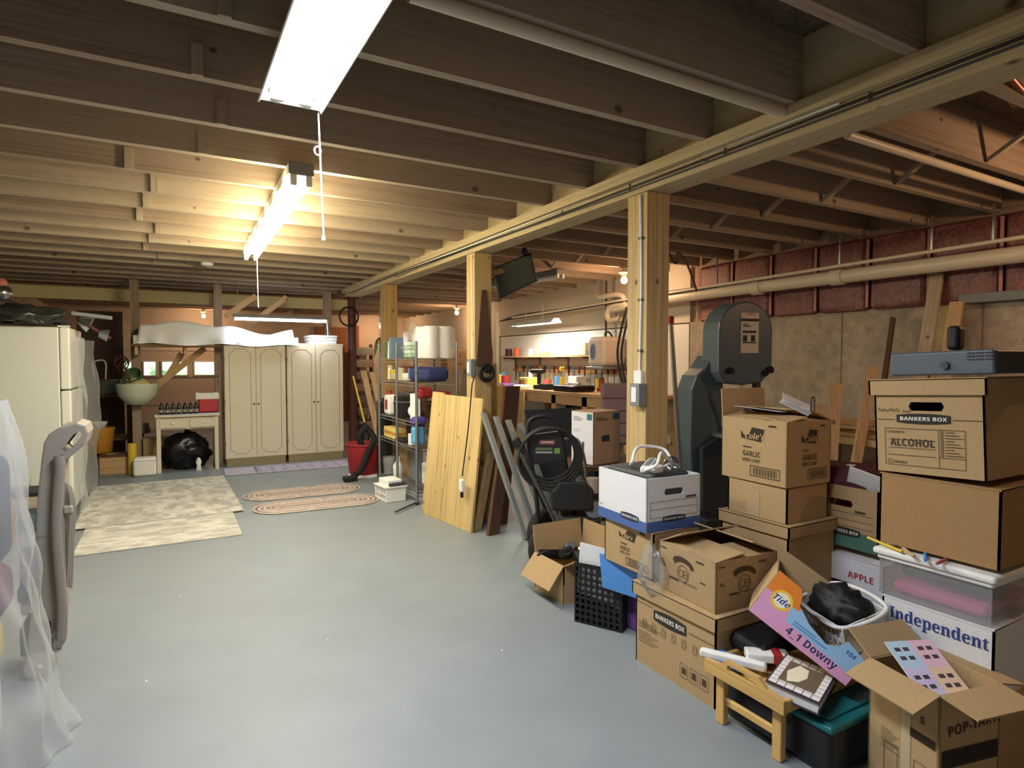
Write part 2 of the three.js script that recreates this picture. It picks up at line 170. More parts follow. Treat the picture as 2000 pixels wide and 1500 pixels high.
/* ---------- lamps ---------- */
const snap = z => { const j = Math.round((-2.305 - z) / .418); return -2.305 - .418 * j; };
const glow = (c, k) => new THREE.MeshStandardMaterial({ color: '#ffffff', emissive: c, emissiveIntensity: k });
function rect(w, h, I, c, p, target) { const l = new THREE.RectAreaLight(c, I, w, h); l.position.set(...p); l.lookAt(...target); scene.add(l); return l; }
function pt(c, I, p, rad = 3) { const l = new THREE.PointLight(c, I, 0, 2); l.position.set(...p); l.castShadow = true; l.shadow.radius = rad; scene.add(l); return l; }
{ const t = thing('shop_light', 'wide white reflector shop light with two glowing tubes and a pull cord', 'ceiling light', [.375, JB, -1.58]); const L = 1.22;
  part('reflector', ext([[-.1, -.085], [-.055, -.012], [.055, -.012], [.1, -.085], [.104, -.083], [.058, -.004], [-.058, -.004], [-.104, -.083]], L).translate(0, 0, -L / 2), mat.white, t);
  for (const s of [-1, 1]) part('end_plate', ext([[-.1, -.075], [-.055, -.012], [.055, -.012], [.1, -.075]], .004).translate(0, 0, s * L / 2), mat.white, t);
  for (const s of [-1, 1]) { part('tube', C(.019, .019, L - .08, 16).rotateX(Math.PI / 2), glow('#f4f8ff', 7), t, [s * .045, -.05, 0]); for (const e of [-1, 1]) part('socket', R(.045, .05, .02, .006), mat.white, t, [s * .045, -.05, e * (L / 2 - .02)]); }
  const k = pY(622, 225, 2.1), k2 = pZ(632, 460, k.z); part('pull_cord', tube([[k.x - .375, -.08, k.z + 1.58], [k2.x - .375, k2.y - JB, k.z + 1.58]], .003, 6), mat.paper, t); part('cord_knot', new THREE.TorusGeometry(.014, .003, 6, 14), mat.paper, t, [k.x - .375 - .004, (k2.y - JB) * .42, k.z + 1.58], [.2, .5, 0]); part('cord_end', C(.005, .007, .018, 8), mat.paper, t, [k2.x - .375, k2.y - JB - .008, k.z + 1.58]);
  rect(.19, L - .06, LAMP * 1.0, '#eef3ff', [.375, JB - .09, -1.58], [.375, 0, -1.58]); }
{ const t = thing('strip_light', 'long two tube strip light fixed under the yellow lit joists', 'ceiling light', [.585, JB, -4.24], -.018); const L = 2.45;
  part('housing', R(.115, .06, L, .008, 0, -.032, 0), mat.grey, t); for (const s of [-1, 1]) { part('tube', C(.017, .017, L - .08, 16).rotateX(Math.PI / 2), glow('#fffbe8', 7), t, [s * .035, -.085, 0]); for (const e of [-1, 1]) part('socket', R(.03, .06, .02, .006), mat.white, t, [s * .035, -.08, e * (L / 2 - .015)]); }
  part('pull_cord', tube([[.04, -.07, -1.15], [.045, -.5, -1.15]], .003, 6), mat.paper, t);
  rect(.11, L - .08, LAMP * .75, '#fffaee', [.585, JB - .108, -4.24], [.585, 0, -4.24]); for (let i = 0; i < 7; i++) { const z = -4.24 + (i - 3) * .36; for (const s of [-1, 1]) pt('#ffeab4', .34, [.585 + s * .085, JB - .1, z], 2); } }
{ const a = pZ(455, 622, -7.739), b = pZ(640, 626, -7.739); const t = thing('hanging_tube_light', 'glowing tube light hung on chains over the cream wardrobe', 'ceiling light', [(a.x + b.x) / 2, a.y, -7.739]); const L = b.x - a.x; part('housing', R(L, .04, .06, .008, 0, .035, 0), mat.grey, t); part('tube', C(.018, .018, L - .04, 14).rotateZ(Math.PI / 2), glow('#f6f8ff', 5), t, [0, 0, 0]); for (const s of [-1, 1]) { part('socket', R(.02, .05, .05, .006, s * (L / 2 - .01), .005, 0), mat.white, t); part('chain', tube([[s * L * .45, .05, 0], [s * L * .45, JB - a.y, 0]], .004, 6), mat.steel, t); } part('cord', tube([[L / 2 - .01, 0, .01], [L / 2, -.2, .02]], .006, 6), mat.paper, t);
  rect(L - .1, .04, LAMP * 1.3, '#f2f6ff', [t.position.x, t.position.y - .025, -7.739], [t.position.x, 0, -7.739]); }
{ const a = pX(1003, 638, 4.1), b = pX(1087, 624, 4.1); const t = thing('bench_light', 'slim glowing strip light over the workbench on the wall', 'ceiling light', [4.1, (a.y + b.y) / 2, (a.z + b.z) / 2]); const L = Math.abs(a.z - b.z); part('hood', ext([[-.09, -.02], [-.04, .04], [.04, .04], [.09, -.02], [.08, -.02], [.035, .032], [-.035, .032], [-.08, -.02]], L).translate(0, 0, -L / 2), mat.white, t); for (const s of [-1, 1]) part('tube', C(.018, .018, L - .06, 12).rotateX(Math.PI / 2), glow('#fff8e8', 6), t, [s * .04, .0, 0]); for (const s of [-1, 1]) { const hz = snap(t.position.z + s * L * .38) - t.position.z; part('hanger', tube([[0, .035, hz], [0, JB - t.position.y + .003, hz]], .004, 6), mat.steel, t); }
  rect(.15, L - .1, LAMP * .9, '#fff6e2', [4.1, t.position.y - .03, t.position.z], [4.1, 0, t.position.z]); }
{ const p = pY(1060, 548, 2.1); const t = thing('unlit_strip_light', 'switched off grey strip light fixture under the red joists', 'ceiling light', [p.x, JB, p.z], .1); part('housing', R(.11, .06, 1.2, .008, 0, -.03, -.3), mat.grey, t); for (const s of [-1, 1]) part('tube', C(.017, .017, 1.14, 12).rotateX(Math.PI / 2), mat.paper, t, [s * .035, -.075, -.3]); for (const s of [-1, 1]) part('socket', R(.03, .05, .02, .006), mat.white, t, [s * .035, -.07, .29]); }
const bulbLab = ['bare glowing bulb beside the pine post with outlets', 'bare glowing bulb above the wire shelving', 'bare glowing bulb on the far ceiling past the red column', 'bare glowing bulb above the draped loft shelf', 'bare glowing bulb over the stacked cartons by the concrete wall'];
[[1233, 545, 2.06], [897, 610, 2.06], [742, 638, 2.06], [397, 618, 2.06], null].forEach((q, i) => { const p = q ? pY(q[0], q[1], q[2]) : V(3.7, 2.06, -.5); if (p.z < ZB + .3) { p.copy(pZ(q[0], q[1], ZB + .6)); } p.z = snap(p.z); const t = thing('bare_bulb', bulbLab[i], 'light bulb', [p.x, p.y, p.z], 0, 'bare bulbs on the joists'); part('bulb', S(.034, 0, 0, 0, 18), glow('#ffd9a0', 6), t); part('holder', lathe([[0, .03], [.022, .03], [.026, .05], [.055, .075], [.055, .09], [0, .09]], 18), mat.white, t); const up = JB - p.y - .09; if (up > .005) part('stem', C(.02, .02, up, 10, 0, .09 + up / 2, 0), mat.white, t);
  pt('#ffca98', BULB * (i === 4 ? 1.3 : 1), [p.x, p.y - .04, p.z], 2); });
{ const p = pY(402, 519, 2.18); single('smoke_detector', lathe([[0, -.035], [.045, -.035], [.055, -.02], [.055, 0], [0, 0]]), mat.white, 'round white smoke detector under the joists', 'detector', [p.x, 2.187, snap(p.z)]); }

/* ================= STACKED BOXES BY THE POSTS ================= */
// unreadable pen strokes, as in the photograph
const scrawl = (x, X, Y, W, H, n) => { x.strokeStyle = 'rgba(50,40,35,.75)'; x.lineWidth = Math.max(3, H * .09); x.beginPath(); x.moveTo(X, Y); for (let i = 1; i <= n; i++) x.lineTo(X + W * i / n, Y - H * (i % 2 ? .45 + .5 * ((i * 5) % 7) / 7 : .1 * ((i * 3) % 4))); x.stroke(); };
carton('storage_box', 'large brown moving box with a dark logo on the floor under the pretzel carton', { w: .425, d: .34, h: .33, x: 1.685, z: -1.72, lid: .05, prints: [{ f: 'L', draw: (x, w, h) => { logo(x, w * .46, h * .3, w * .42, h * .16); bars(x, w * .04, h * .16, w * .16, 1, 5, 9); bars(x, w * .04, h * .46, w * .36, 3, 5, 12); bars(x, w * .04, h * .58, w * .32, 7, 3, 9); x.strokeStyle = 'rgba(60,45,30,.6)'; x.lineWidth = 3; for (let i = 0; i < 6; i++) { x.strokeRect(w * (.1 + i * .13), h * .42, w * .05, h * .1); x.beginPath(); x.arc(w * (.13 + i * .13), h * .47, w * .02, 0, 6.3); x.stroke(); } x.fillStyle = 'rgba(60,45,30,.7)'; x.fillRect(w * .01, h * .22, w * .23, 4); x.fillRect(w * .7, h * .3, w * .29, 4); for (let i = 0; i < 3; i++) { x.strokeRect(w * (.6 + i * .12), h * .7, w * .09, h * .16); x.fillRect(w * (.62 + i * .12), h * .74, w * .05, h * .08); } } }] });
const pretzel = (x, w, h) => { const k = 'rgba(50,38,28,.75)'; x.fillStyle = k; x.save(); x.translate(w * .45, h * .3); x.beginPath(); x.ellipse(0, 0, w * .19, h * .15, .1, Math.PI, 2 * Math.PI); x.lineTo(w * .15, h * .06); x.ellipse(0, h * .06, w * .14, h * .1, 0, 2 * Math.PI, Math.PI, true); x.closePath(); x.fill(); x.beginPath(); x.arc(0, h * .2, w * .1, 0, 6.3); x.strokeStyle = k; x.lineWidth = 5; x.stroke(); x.beginPath(); x.arc(-w * .03, h * .2, w * .045, 0, 6.3); x.arc(w * .04, h * .2, w * .045, 0, 6.3); x.stroke(); x.restore(); bars(x, w * .2, h * .655, w * .32, 1, h * .045, 9, k); text(x, 'SOFT PRETZELS', w * .46, h * .7, h * .07, k, { sx: .8 }); bars(x, w * .03, h * .08, w * .2, 1, 9, 9, k); bars(x, w * .68, h * .1, w * .24, 1, 12, 9, k); bars(x, w * .05, h * .42, w * .1, 2, 6, 12, k); bars(x, w * .75, h * .5, w * .16, 1, 9, 9, k); };
{ const g = carton('pretzel_carton', 'brown food carton printed with a pretzel emblem and half open top', { w: .31, d: .31, h: .185, x: 1.71, y: .338, z: -1.67, m: mat.card2, open: [-3.02, -2.75, -3.08, -2.7], prints: [{ f: 'L', draw: pretzel }, { f: 'F', draw: pretzel }] }); g.rotation.y = -.06;
  const t = thing('crumpled_film', 'crumpled clear plastic wrap hanging between the two brown cartons', 'plastic wrap', [1.69, .3, -1.86]); const q = ico(.06, 3), p = q.attributes.position; for (let i = 0; i < p.count; i++) { const k = 1 + .9 * (nf3(p.getX(i) * 2.3, p.getY(i) * 2.7 + p.getZ(i) * 1.9) - .5); p.setXYZ(i, p.getX(i) * k * .6, p.getY(i) * k * 1.5, p.getZ(i) * k); } q.computeVertexNormals(); part('wrap', q, mat.clear, t, [-.005, .1, .02]); }
const garlic = (x, w, h) => { const k = 'rgba(45,35,25,.85)'; x.fillStyle = k; x.save(); x.translate(w * .32, h * .12); x.beginPath(); x.moveTo(w * .17, 0); x.lineTo(w * .36, h * .02); x.lineTo(w * .31, h * .23); x.lineTo(0, h * .19); x.lineTo(-w * .01, h * .06); x.lineTo(w * .04, h * .14); x.lineTo(w * .12, h * .13); x.closePath(); x.fill(); text(x, "Cole's", w * .05, h * .19, h * .13, '#c9a878', { f: 'serif', w: 'bold italic ' }); x.restore(); text(x, 'GARLIC', w * .34, h * .6, h * .12, k, { sx: .85 }); text(x, 'MINI LOAF', w * .34, h * .69, h * .08, k, { sx: .85 }); bars(x, w * .35, h * .44, w * .24, 1, 8, 9, k); x.strokeStyle = k; x.lineWidth = 5; x.strokeRect(w * .47, h * .75, w * .44, h * .16); for (let i = 0; i < 34; i++) { x.fillRect(w * (.51 + i * .0108), h * .77, 1 + (i * 7 % 4), h * .12); } bars(x, w * .74, h * .06, w * .2, 1, 12, 9, k); };
{ const g = carton('garlic_loaf_carton', 'brown garlic loaf carton with raised flap and papers on top', { w: .325, d: .27, h: .256, x: 2.1, y: .752, z: -1.695, open: [-3.0, -2.8, -3.05, -1.5], prints: [{ f: 'L', draw: garlic }, { f: 'F', draw: garlic }] }); g.rotation.y = -.02;
  const pp = thing('paper_stack', 'white papers in a wire rack on the garlic loaf carton', 'papers', [2.27, 1.03, -1.62], .5); for (let i = 0; i < 4; i++) part('sheet', B(.16, .0015, .12), mat.paper, pp, [0, .03 + i * .006, 0], [.45, i * .06, .05]); part('wire_rack', tube([[-.06, 0, .06], [-.06, .06, .06], [.06, .06, .06], [.06, 0, .06]], .003, 6, 30), mat.dgrey, pp); single('loose_page', B(.13, .001, .19), mat.paper, 'single white page lying curled beside the wire rack', 'paper', [2.2, 1.045, -1.74], [.1, .4, -.12]); }
carton('plain_carton', 'plain brown carton taped shut under the garlic loaf carton', { w: .29, d: .26, h: .142, x: 2.11, y: .606, z: -1.685, prints: [{ f: 'L', draw: (x, w, h) => { x.fillStyle = 'rgba(205,180,140,.55)'; x.fillRect(w * .34, h * .25, w * .22, h * .75); } }] });
carton('lidded_carton', 'brown lidded storage box at mid height beneath the plain taped carton', { w: .33, d: .3, h: .28, x: 2.1, y: .318, z: -1.69, lid: .045 });
carton('printed_carton', 'dark printed brown carton at the bottom behind the pretzel carton', { w: .36, d: .34, h: .312, x: 2.06, y: .003, z: -1.72, m: mat.card2, prints: [{ f: 'F', draw: (x, w, h) => { x.fillStyle = '#2a221c'; x.fillRect(0, h * .25, w, h * .6); bars(x, w * .3, h * .38, w * .22, 3, 14, 34, '#9b8464'); } }] });
carton('white_storage_box', 'white storage box with a blue bottom band and power strips on top', { w: .34, d: .29, h: .225, x: 1.7, y: .542, z: -2.045, m: mat.whiteCard, inm: mat.whiteCard, open: 'none', holeF: 1, rot: -.05, prints: [{ f: 'L', draw: (x, w, h) => { x.fillStyle = '#45619c'; x.fillRect(0, h * .8, w, h * .2); logo(x, w * .68, h * .8, w * .36, h * .14, '#22262e', '#cfd6e0'); bars(x, w * .03, h * .72, w * .14, 1, 6, 9); } }, { f: 'F', draw: (x, w, h) => { x.clearRect(0, 0, w, h); x.fillStyle = '#45619c'; x.fillRect(0, h * .8, w, h * .2); logo(x, w * .5, h * .78, w * .42, h * .12, '#22262e', '#cfd6e0'); x.strokeStyle = '#444'; x.lineWidth = 3; x.strokeRect(w * .06, h * .44, w * .88, h * .3); x.beginPath(); x.moveTo(w * .06, h * .58); x.lineTo(w * .94, h * .58); x.stroke(); x.fillStyle = '#444'; x.fillRect(w * .72, h * .38, w * .2, h * .035); } }] });
{ const t = thing('power_strip', 'white power strip with coiled cord on the white storage box', 'power strip', [1.84, .79, -2.03], .7); part('strip_body', R(.26, .03, .045, .01), mat.white, t); for (let i = 0; i < 5; i++) part('socket', C(.013, .013, .004, 12, -.09 + i * .042, .016, 0), mat.grey, t); part('cord', tube([[-.13, 0, 0], [-.17, .03, .05], [-.08, .07, .06], [.02, .02, .09], [.1, .06, .05], [.03, .075, -.05], [-.1, .03, -.06], [-.02, 0, -.08]], .007, 8, 60), mat.white, t);
  const u = thing('white_adapter', 'small white plug adapter lying on the white storage box', 'adapter', [1.79, .79, -1.94], .2); part('adapter_body', R(.07, .035, .04, .008), mat.white, u); part('cable', tube([[.03, 0, 0], [.06, .02, .03], [.1, -.01, .01], [.13, .0, -.04]], .004), mat.white, u); single('open_tin', lathe([[0, -.02], [.035, -.02], [.037, .02], [.034, .02], [.032, -.015], [0, -.015]]), mat.chrome, 'small metal tin lying in the white storage box', 'tin', [1.93, .79, -1.99], [1.2, 0, .5]);
  single('box_filler', R(.22, .05, .3, .02), mat.dgrey, 'dark jumble of cords filling the white storage box', 'cords', [1.845, .755, -2.05]); }
carton('garlic_carton', 'brown garlic loaf carton directly under the white storage box', { w: .32, d: .27, h: .19, x: 1.72, y: .35, z: -2.03, prints: [{ f: 'L', draw: garlic }] });
carton('support_carton', 'brown carton hidden behind the blue folder', { w: .28, d: .25, h: .145, x: 1.8, y: .203, z: -2.06, m: mat.card2 });
{ const t = thing('purple_bin', 'purple plastic bin on the floor behind the black magazine file', 'bin', [1.96, 0, -2.1]); part('bin_body', R(.22, .2, .24, .015, 0, .1, 0), mat.purple, t); part('rim', R(.23, .014, .25, .005, 0, .194, 0), mat.purple, t); }
board('blue_folder', 'bright blue folder leaning in front of the garlic carton', [[1.74, .205, -2.22], [1.8, .205, -2.0], [1.79, .36, -1.99], [1.73, .36, -2.23]], .012, mat.blue, 'folder');
{ const t = thing('magazine_file', 'black perforated magazine file holding white papers on the floor', 'magazine file', [1.775, 0, -2.28], .5); const bm = mat.black; const prof = [[-.12, 0], [.12, 0], [.12, .17], [.02, .29], [-.12, .29]];
  const holes = []; for (let i = 0; i < 8; i++) for (let j = 0; j < 9; j++) { const hx = -.105 + i * .029, hy = .02 + j * .03; if (hy > .17 + (.12 - hx) * 1.0 - .03 || hy > .27) continue; holes.push([0, 1, 2, 3, 4, 5].map(k => [hx + .01 * Math.cos(k * 1.05), hy + .011 * Math.sin(k * 1.05)])); }
  for (const s of [-1, 1]) part('side_panel', ext(prof, .003, 0, holes).rotateY(-Math.PI / 2), bm, t, [s * .045, 0, 0]); part('base', B(.09, .004, .24, 0, .002, 0), bm, t); part('front_lip', B(.09, .17, .004, 0, .085, .12), bm, t); part('back_panel', B(.09, .29, .004, 0, .145, -.12), bm, t);
  ['folded white letter sheets in the magazine file', 'white envelope poking from the magazine file', 'spiral notebook leaning in the magazine file'].forEach((l, i) => { const p = single(['letter_sheets', 'envelope', 'spiral_notebook'][i], B(.004 + i * .006, .25 - i * .03, .2 - i * .03), mat.paper, l, ['papers', 'envelope', 'notebook'][i], null); p.position.set(1.775 - .025 + i * .024, .19 + .03 * (2 - i), -2.28 + .02 * i); p.rotation.set(.1 + i * .12, .5, 0); }); }
{ const g = carton('open_tool_carton', 'open brown carton with black tools inside near the pressure washer', { w: .28, d: .32, h: .2, x: 1.74, z: -2.69, open: [.9, -1.5, -.5, -1.4] }); const c = [mat.black, mat.rubber, mat.dgrey];
  for (let i = 0; i < 4; i++) { const t = thing('black_hand_tool', ['black corded tool at the back of the open tool carton', 'matt black corded tool second in the open tool carton', 'dark grey corded tool in the open tool carton', 'black corded tool nearest the drooping flap of the carton'][i], 'tool', [1.86 + i * .05, .17 + (i % 2) * .02, -2.82 + i * .055], i * .7, 'tools in the open carton'); part('tool_body', C(.024, .028, .2, 14).rotateZ(1.4), c[i % 3], t); part('cord', tube([[-.1, 0, 0], [-.13, .03, .04], [-.06, .05, .07], [0, .02, .05]], .005), mat.black, t); part('collar', C(.03, .03, .02, 14).rotateZ(1.4), mat.steel, t, [.07, .01, 0]); } }
{ const t = thing('tray_table', 'light wooden bed tray table with handle cutout standing over the dark tote', 'tray table', [1.87, 0, -1.328]); const W = .5, D = .315, H = .205; part('tray_board', B(W - .02, .01, D - .02, 0, H - .02, 0), mat.tray, t);
  const end = ext([[-D / 2, -.03], [D / 2, -.03], [D / 2, .012], [D * .3, .02], [D * .2, .045], [-D * .2, .045], [-D * .3, .02], [-D / 2, .012]], .016, 0, [[[-.055, .012], [.055, .012], [.06, .022], [.055, .032], [-.055, .032], [-.06, .022]]]);
  for (const s of [-1, 1]) part('handle_end', end.clone().rotateY(-Math.PI / 2), mat.tray, t, [s * W / 2 + (s > 0 ? .016 : 0), H, 0]); for (const s of [-1, 1]) part('side_rail', R(W, .042, .016, .006), mat.tray, t, [0, H - .01, s * (D / 2 - .008)]);
  for (const sx of [-1, 1]) for (const sz of [-1, 1]) part('leg', R(.026, H - .03, .034, .004), mat.tray, t, [sx * (W / 2 - .025), (H - .03) / 2, sz * (D / 2 - .045)]); for (const s of [-1, 1]) part('stretcher', R(.014, .026, D - .12, .004), mat.tray, t, [s * (W / 2 - .025), .085, 0]); }
{ const t = thing('storage_tote', 'black plastic tote with a glossy teal lid under the tray table', 'tote', [1.873, 0, -1.275]); part('tub', R(.36, .145, .4, .02, 0, .0725, 0), mat.tote, t); part('lid', R(.38, .026, .42, .012, 0, .152, 0), mat.teal, t); part('lid_ridge', R(.32, .01, .36, .005, 0, .168, 0), mat.teal, t); }
{ const t = thing('photo_book', 'hardcover book with a sepia landscape cover on the tray table', 'book', [1.74, .205, -1.21], .35); t.rotation.x = .12; part('pages', B(.2, .03, .15, 0, .018, 0), mat.paper, t); const cv = part('cover', B(.21, .004, .16, 0, .036, 0), M('#4a3f4a', .5), t); part('cover', B(.21, .004, .16, 0, .002, 0), M('#3a2f3a', .5), t); part('spine', B(.004, .036, .16, .104, .019, 0), M('#3a2f3a', .5), t);
  printOn(t, 'T', .2, .15, [0, .0395, 0], (x, w, h) => { x.fillStyle = '#e6e0dc'; x.fillRect(0, 0, w, h); x.strokeStyle = '#5b4b55'; x.lineWidth = 6; for (let i = 0; i < 9; i++) { x.beginPath(); x.moveTo(i * w / 8, 0); x.lineTo(i * w / 8, h); x.stroke(); } for (let i = 0; i < 7; i++) { x.beginPath(); x.moveTo(0, i * h / 6); x.lineTo(w, i * h / 6); x.stroke(); } x.fillStyle = '#6b5a45'; x.fillRect(w * .16, h * .14, w * .68, h * .72); x.fillStyle = '#e8dfc2'; x.beginPath(); x.moveTo(w * .2, h * .3); x.lineTo(w * .5, h * .2); x.lineTo(w * .8, h * .35); x.lineTo(w * .75, h * .55); x.lineTo(w * .5, h * .6); x.lineTo(w * .3, h * .5); x.fill(); });
  [['white_tube_box', 'long white product tube lying on the tray table', R(.03, .03, .22, .01), mat.white, 1.67, .225, -1.42, .5], ['white_red_box', 'small white carton with red stripe on the tray table', R(.06, .03, .14, .006), mat.white, 1.77, .24, -1.36, .9], ['blue_leaflet', 'blue and white leaflet on the tray table', B(.1, .004, .14), mat.blue, 1.68, .21, -1.45, .2]].forEach(([n, l, g, m, x, y, z, r]) => { const o = single(n, g, m, l, 'package', [x, y, z], [0, r, 0]); if (n === 'white_red_box') part('red_stripe', B(.062, .031, .03, 0, 0, .03), mat.red, o); });
  const k = thing('black_cloth', 'black folded cloth lying on the tray table', 'cloth', [1.86, .21, -1.44]); const g = R(.22, .06, .16, .03, 0, .03, 0), p = g.attributes.position; for (let i = 0; i < p.count; i++) p.setY(i, p.getY(i) * (1 + .6 * (nf2(p.getX(i) * 3, p.getZ(i) * 3) - .5))); g.computeVertexNormals(); part('cloth', g, mat.black, k); }
{ const g = thing('detergent_carton', 'open orange and pink laundry detergent carton lying tilted on the tray table', 'carton', [1.885, .262, -1.32]); const n0 = V(-.8, .12, .58).normalize(), e1 = rt.clone().multiplyScalar(.84).addScaledVector(upv, -.54); e1.addScaledVector(n0, -e1.dot(n0)).normalize(); const e2 = n0.clone().cross(e1); g.quaternion.setFromRotationMatrix(new THREE.Matrix4().makeBasis(n0.clone().negate(), e2, e1)); g.position.copy(pD(1554, 1262, 1.98)).addScaledVector(n0, -.13); const w = .34, d = .26; part('base_panel', B(d, .005, w, 0, 0, 0), mat.card, g);
  const front = ext([[-w / 2, 0], [w / 2, 0], [w / 2, .1], [w * .3, .118], [w * .26, .085], [w * .18, .068], [-w * .02, .085], [-w * .18, .115], [-w * .21, .145], [-w * .26, .165], [-w / 2, .17]], .004).rotateY(-Math.PI / 2); part('front_panel', front, mat.cardIn, g, [-d / 2, 0, 0]);
  for (const s of [-1, 1]) part('side_panel', B(d, .16, .005, 0, .08, s * w / 2), mat.cardIn, g); part('back_panel', B(.005, .2, w, d / 2, .1, 0), mat.cardIn, g);
  const pr = printOn(g, 'L', w, .17, [-d / 2 - .0055, .085, 0], (x, W, H) => { x.beginPath(); const P = (a, b) => [W * (a + .5), H * (1 - b / .17)]; [[-.5, 0], [.5, 0], [.5, .1], [.3, .118], [.26, .085], [.18, .068], [-.02, .085], [-.18, .115], [-.21, .145], [-.26, .165], [-.5, .17]].forEach(([a, b], i) => i ? x.lineTo(...P(a, b)) : x.moveTo(...P(a, b))); x.closePath(); x.clip(); x.fillStyle = '#e9a7cf'; x.fillRect(0, 0, W, H); x.fillStyle = '#9fc9ea'; x.beginPath(); x.moveTo(W * .26, H * .3); x.lineTo(W, H * .2); x.lineTo(W, H * .8); x.lineTo(W * .3, H * .72); x.fill(); x.fillStyle = '#f08a2e'; x.fillRect(0, 0, W * .34, H * .42); x.fillStyle = '#ffd23a'; x.beginPath(); x.arc(W * .17, H * .45, H * .2, 0, 6.3); x.fill(); x.fillStyle = '#fff6d8'; x.beginPath(); x.arc(W * .17, H * .45, H * .15, 0, 6.3); x.fill(); text(x, 'Tide', W * .08, H * .51, H * .17, '#1f3f9a', { w: 'bold italic ' }); text(x, '4_1 Downy', W * .35, H * .9, H * .2, '#2a3558', { w: '' }); text(x, '104', W * .83, H * .52, H * .12, '#2a5a9a'); bars(x, W * .36, H * .61, W * .4, 2, 9, 20, '#4f8fc8'); }, 768); pr.userData.label = 'colourful detergent print';
  const b = thing('white_basket', 'white slotted plastic basket with black cloth inside the detergent carton', 'basket', pD(1652, 1232, 2.1)); b.rotation.order = 'YXZ'; b.rotation.y = -.35; b.rotation.z = .3; const bw = .24, bd = .17, bh = .1; const hol = n => { const r = []; for (let i = 0; i < n; i++) for (let j = 0; j < 2; j++) { const x = -bw * .4 + i * bw * .8 / (n - 1), y = .025 + j * .035; r.push([[x - .006, y - .01], [x + .006, y - .01], [x + .006, y + .013], [x - .006, y + .013]]); } return r; };
  for (const s of [-1, 1]) part('side_panel', ext([[-bw / 2, 0], [bw / 2, 0], [bw / 2 + .01, bh], [-bw / 2 - .01, bh]], .004, 0, hol(8)).rotateY(-Math.PI / 2), mat.white, b, [s * bd / 2, 0, 0]); for (const s of [-1, 1]) part('end_panel', B(bd, bh, .004, 0, bh / 2, s * bw / 2), mat.white, b); part('base', B(bd, .004, bw), mat.white, b); part('rim', tube([[-bd / 2, bh, -bw / 2], [bd / 2, bh, -bw / 2], [bd / 2, bh, bw / 2], [-bd / 2, bh, bw / 2], [-bd / 2, bh, -bw / 2]], .007, 8, 60), mat.white, b);
  const k = ico(.09, 4), p = k.attributes.position; for (let i = 0; i < p.count; i++) { const q = 1 + .6 * (nf3(p.getX(i) * 1.7, p.getY(i) * 2 + p.getZ(i) * 1.6) - .5); p.setXYZ(i, p.getX(i) * q * .85, p.getY(i) * q * .8, p.getZ(i) * q * 1.2); } k.computeVertexNormals(); const o = part('black_garment', k, mat.black, b, [0, .09, 0]); }
{ const pop = (x, w, h) => { const k = 'rgba(35,25,20,.85)'; x.fillStyle = k; x.fillRect(w * .03, h * .42, w * .94, h * .14); text(x, 'POP-TARTS', w * .12, h * .32, h * .11, k, { r: -.08 }); bars(x, w * .1, h * .66, w * .7, 5, 5, 14, k); };
  const g = carton('open_pastry_carton', 'tall open brown carton with dark print and four spread flaps on the floor', { w: .22, d: .22, h: .36, x: 1.79, z: -.905, rot: -.22, open: [.35, .2, .1, -.6], prints: [{ f: 'F', draw: pop }, { f: 'L', draw: (x, w, h) => { const k = 'rgba(40,30,22,.8)'; x.fillStyle = 'rgba(214,196,160,.6)'; x.fillRect(w * .5, 0, w * .13, h); x.fillStyle = k; x.fillRect(w * .1, h * .12, w * .06, h * .05); x.fillRect(w * .08, h * .2, w * .09, h * .05); text(x, 'S', w * .75, h * .28, h * .08, k); x.fillRect(w * .62, h * .36, w * .34, h * .07); bars(x, w * .2, h * .5, w * .3, 8, 4, 18, k); x.strokeStyle = k; x.lineWidth = 4; x.strokeRect(w * .25, h * .6, w * .2, h * .3); x.strokeRect(w * .68, h * .6, w * .25, h * .1); } }] });
  const l = thing('printed_leaflet', 'pastel leaflet with small drawings sticking out of the tall open carton', 'leaflet', [1.9, .36, -.92], -.4); l.rotation.order = 'YXZ'; l.rotation.x = .5; part('sheet', B(.15, .002, .18), mat.paper, l); printOn(l, 'T', .15, .18, [0, .0015, 0], (x, w, h) => { [['#c3dcf0', 0, 0], ['#f3c7d6', .5, 0], ['#dcd0f0', 0, .5], ['#f5d3b2', .5, .5]].forEach(([c, a, b]) => { x.fillStyle = c; x.fillRect(w * a, h * b, w * .5, h * .5); x.fillStyle = '#4b4048'; for (let i = 0; i < 4; i++) x.fillRect(w * (a + .1 + (i % 2) * .18), h * (b + .12 + (i > 1) * .16), w * .12, h * .07); }); }); }
carton('pear_box', 'white printed box with dark blue lettering under the clear bin', { w: .32, d: .36, h: .22, x: 2.08, y: .246, z: -.99, m: mat.whiteCard, hole: 1, hy: .3, prints: [{ f: 'L', draw: (x, w, h) => { text(x, 'Independent', w * .07, h * .3, h * .24, '#2b3f86', { f: 'serif', sx: .84 }); bars(x, w * .18, h * .34, w * .2, 1, 5, 9, '#4a5a9a'); text(x, '1/2', w * .2, h * .55, h * .16, 'rgba(60,70,90,.6)', { w: '', f: 'serif' }); } }] });
carton('base_carton', 'plain brown carton on the floor under the white lettered box', { w: .34, d: .38, h: .24, x: 2.07, y: .002, z: -.98, m: mat.card2 });
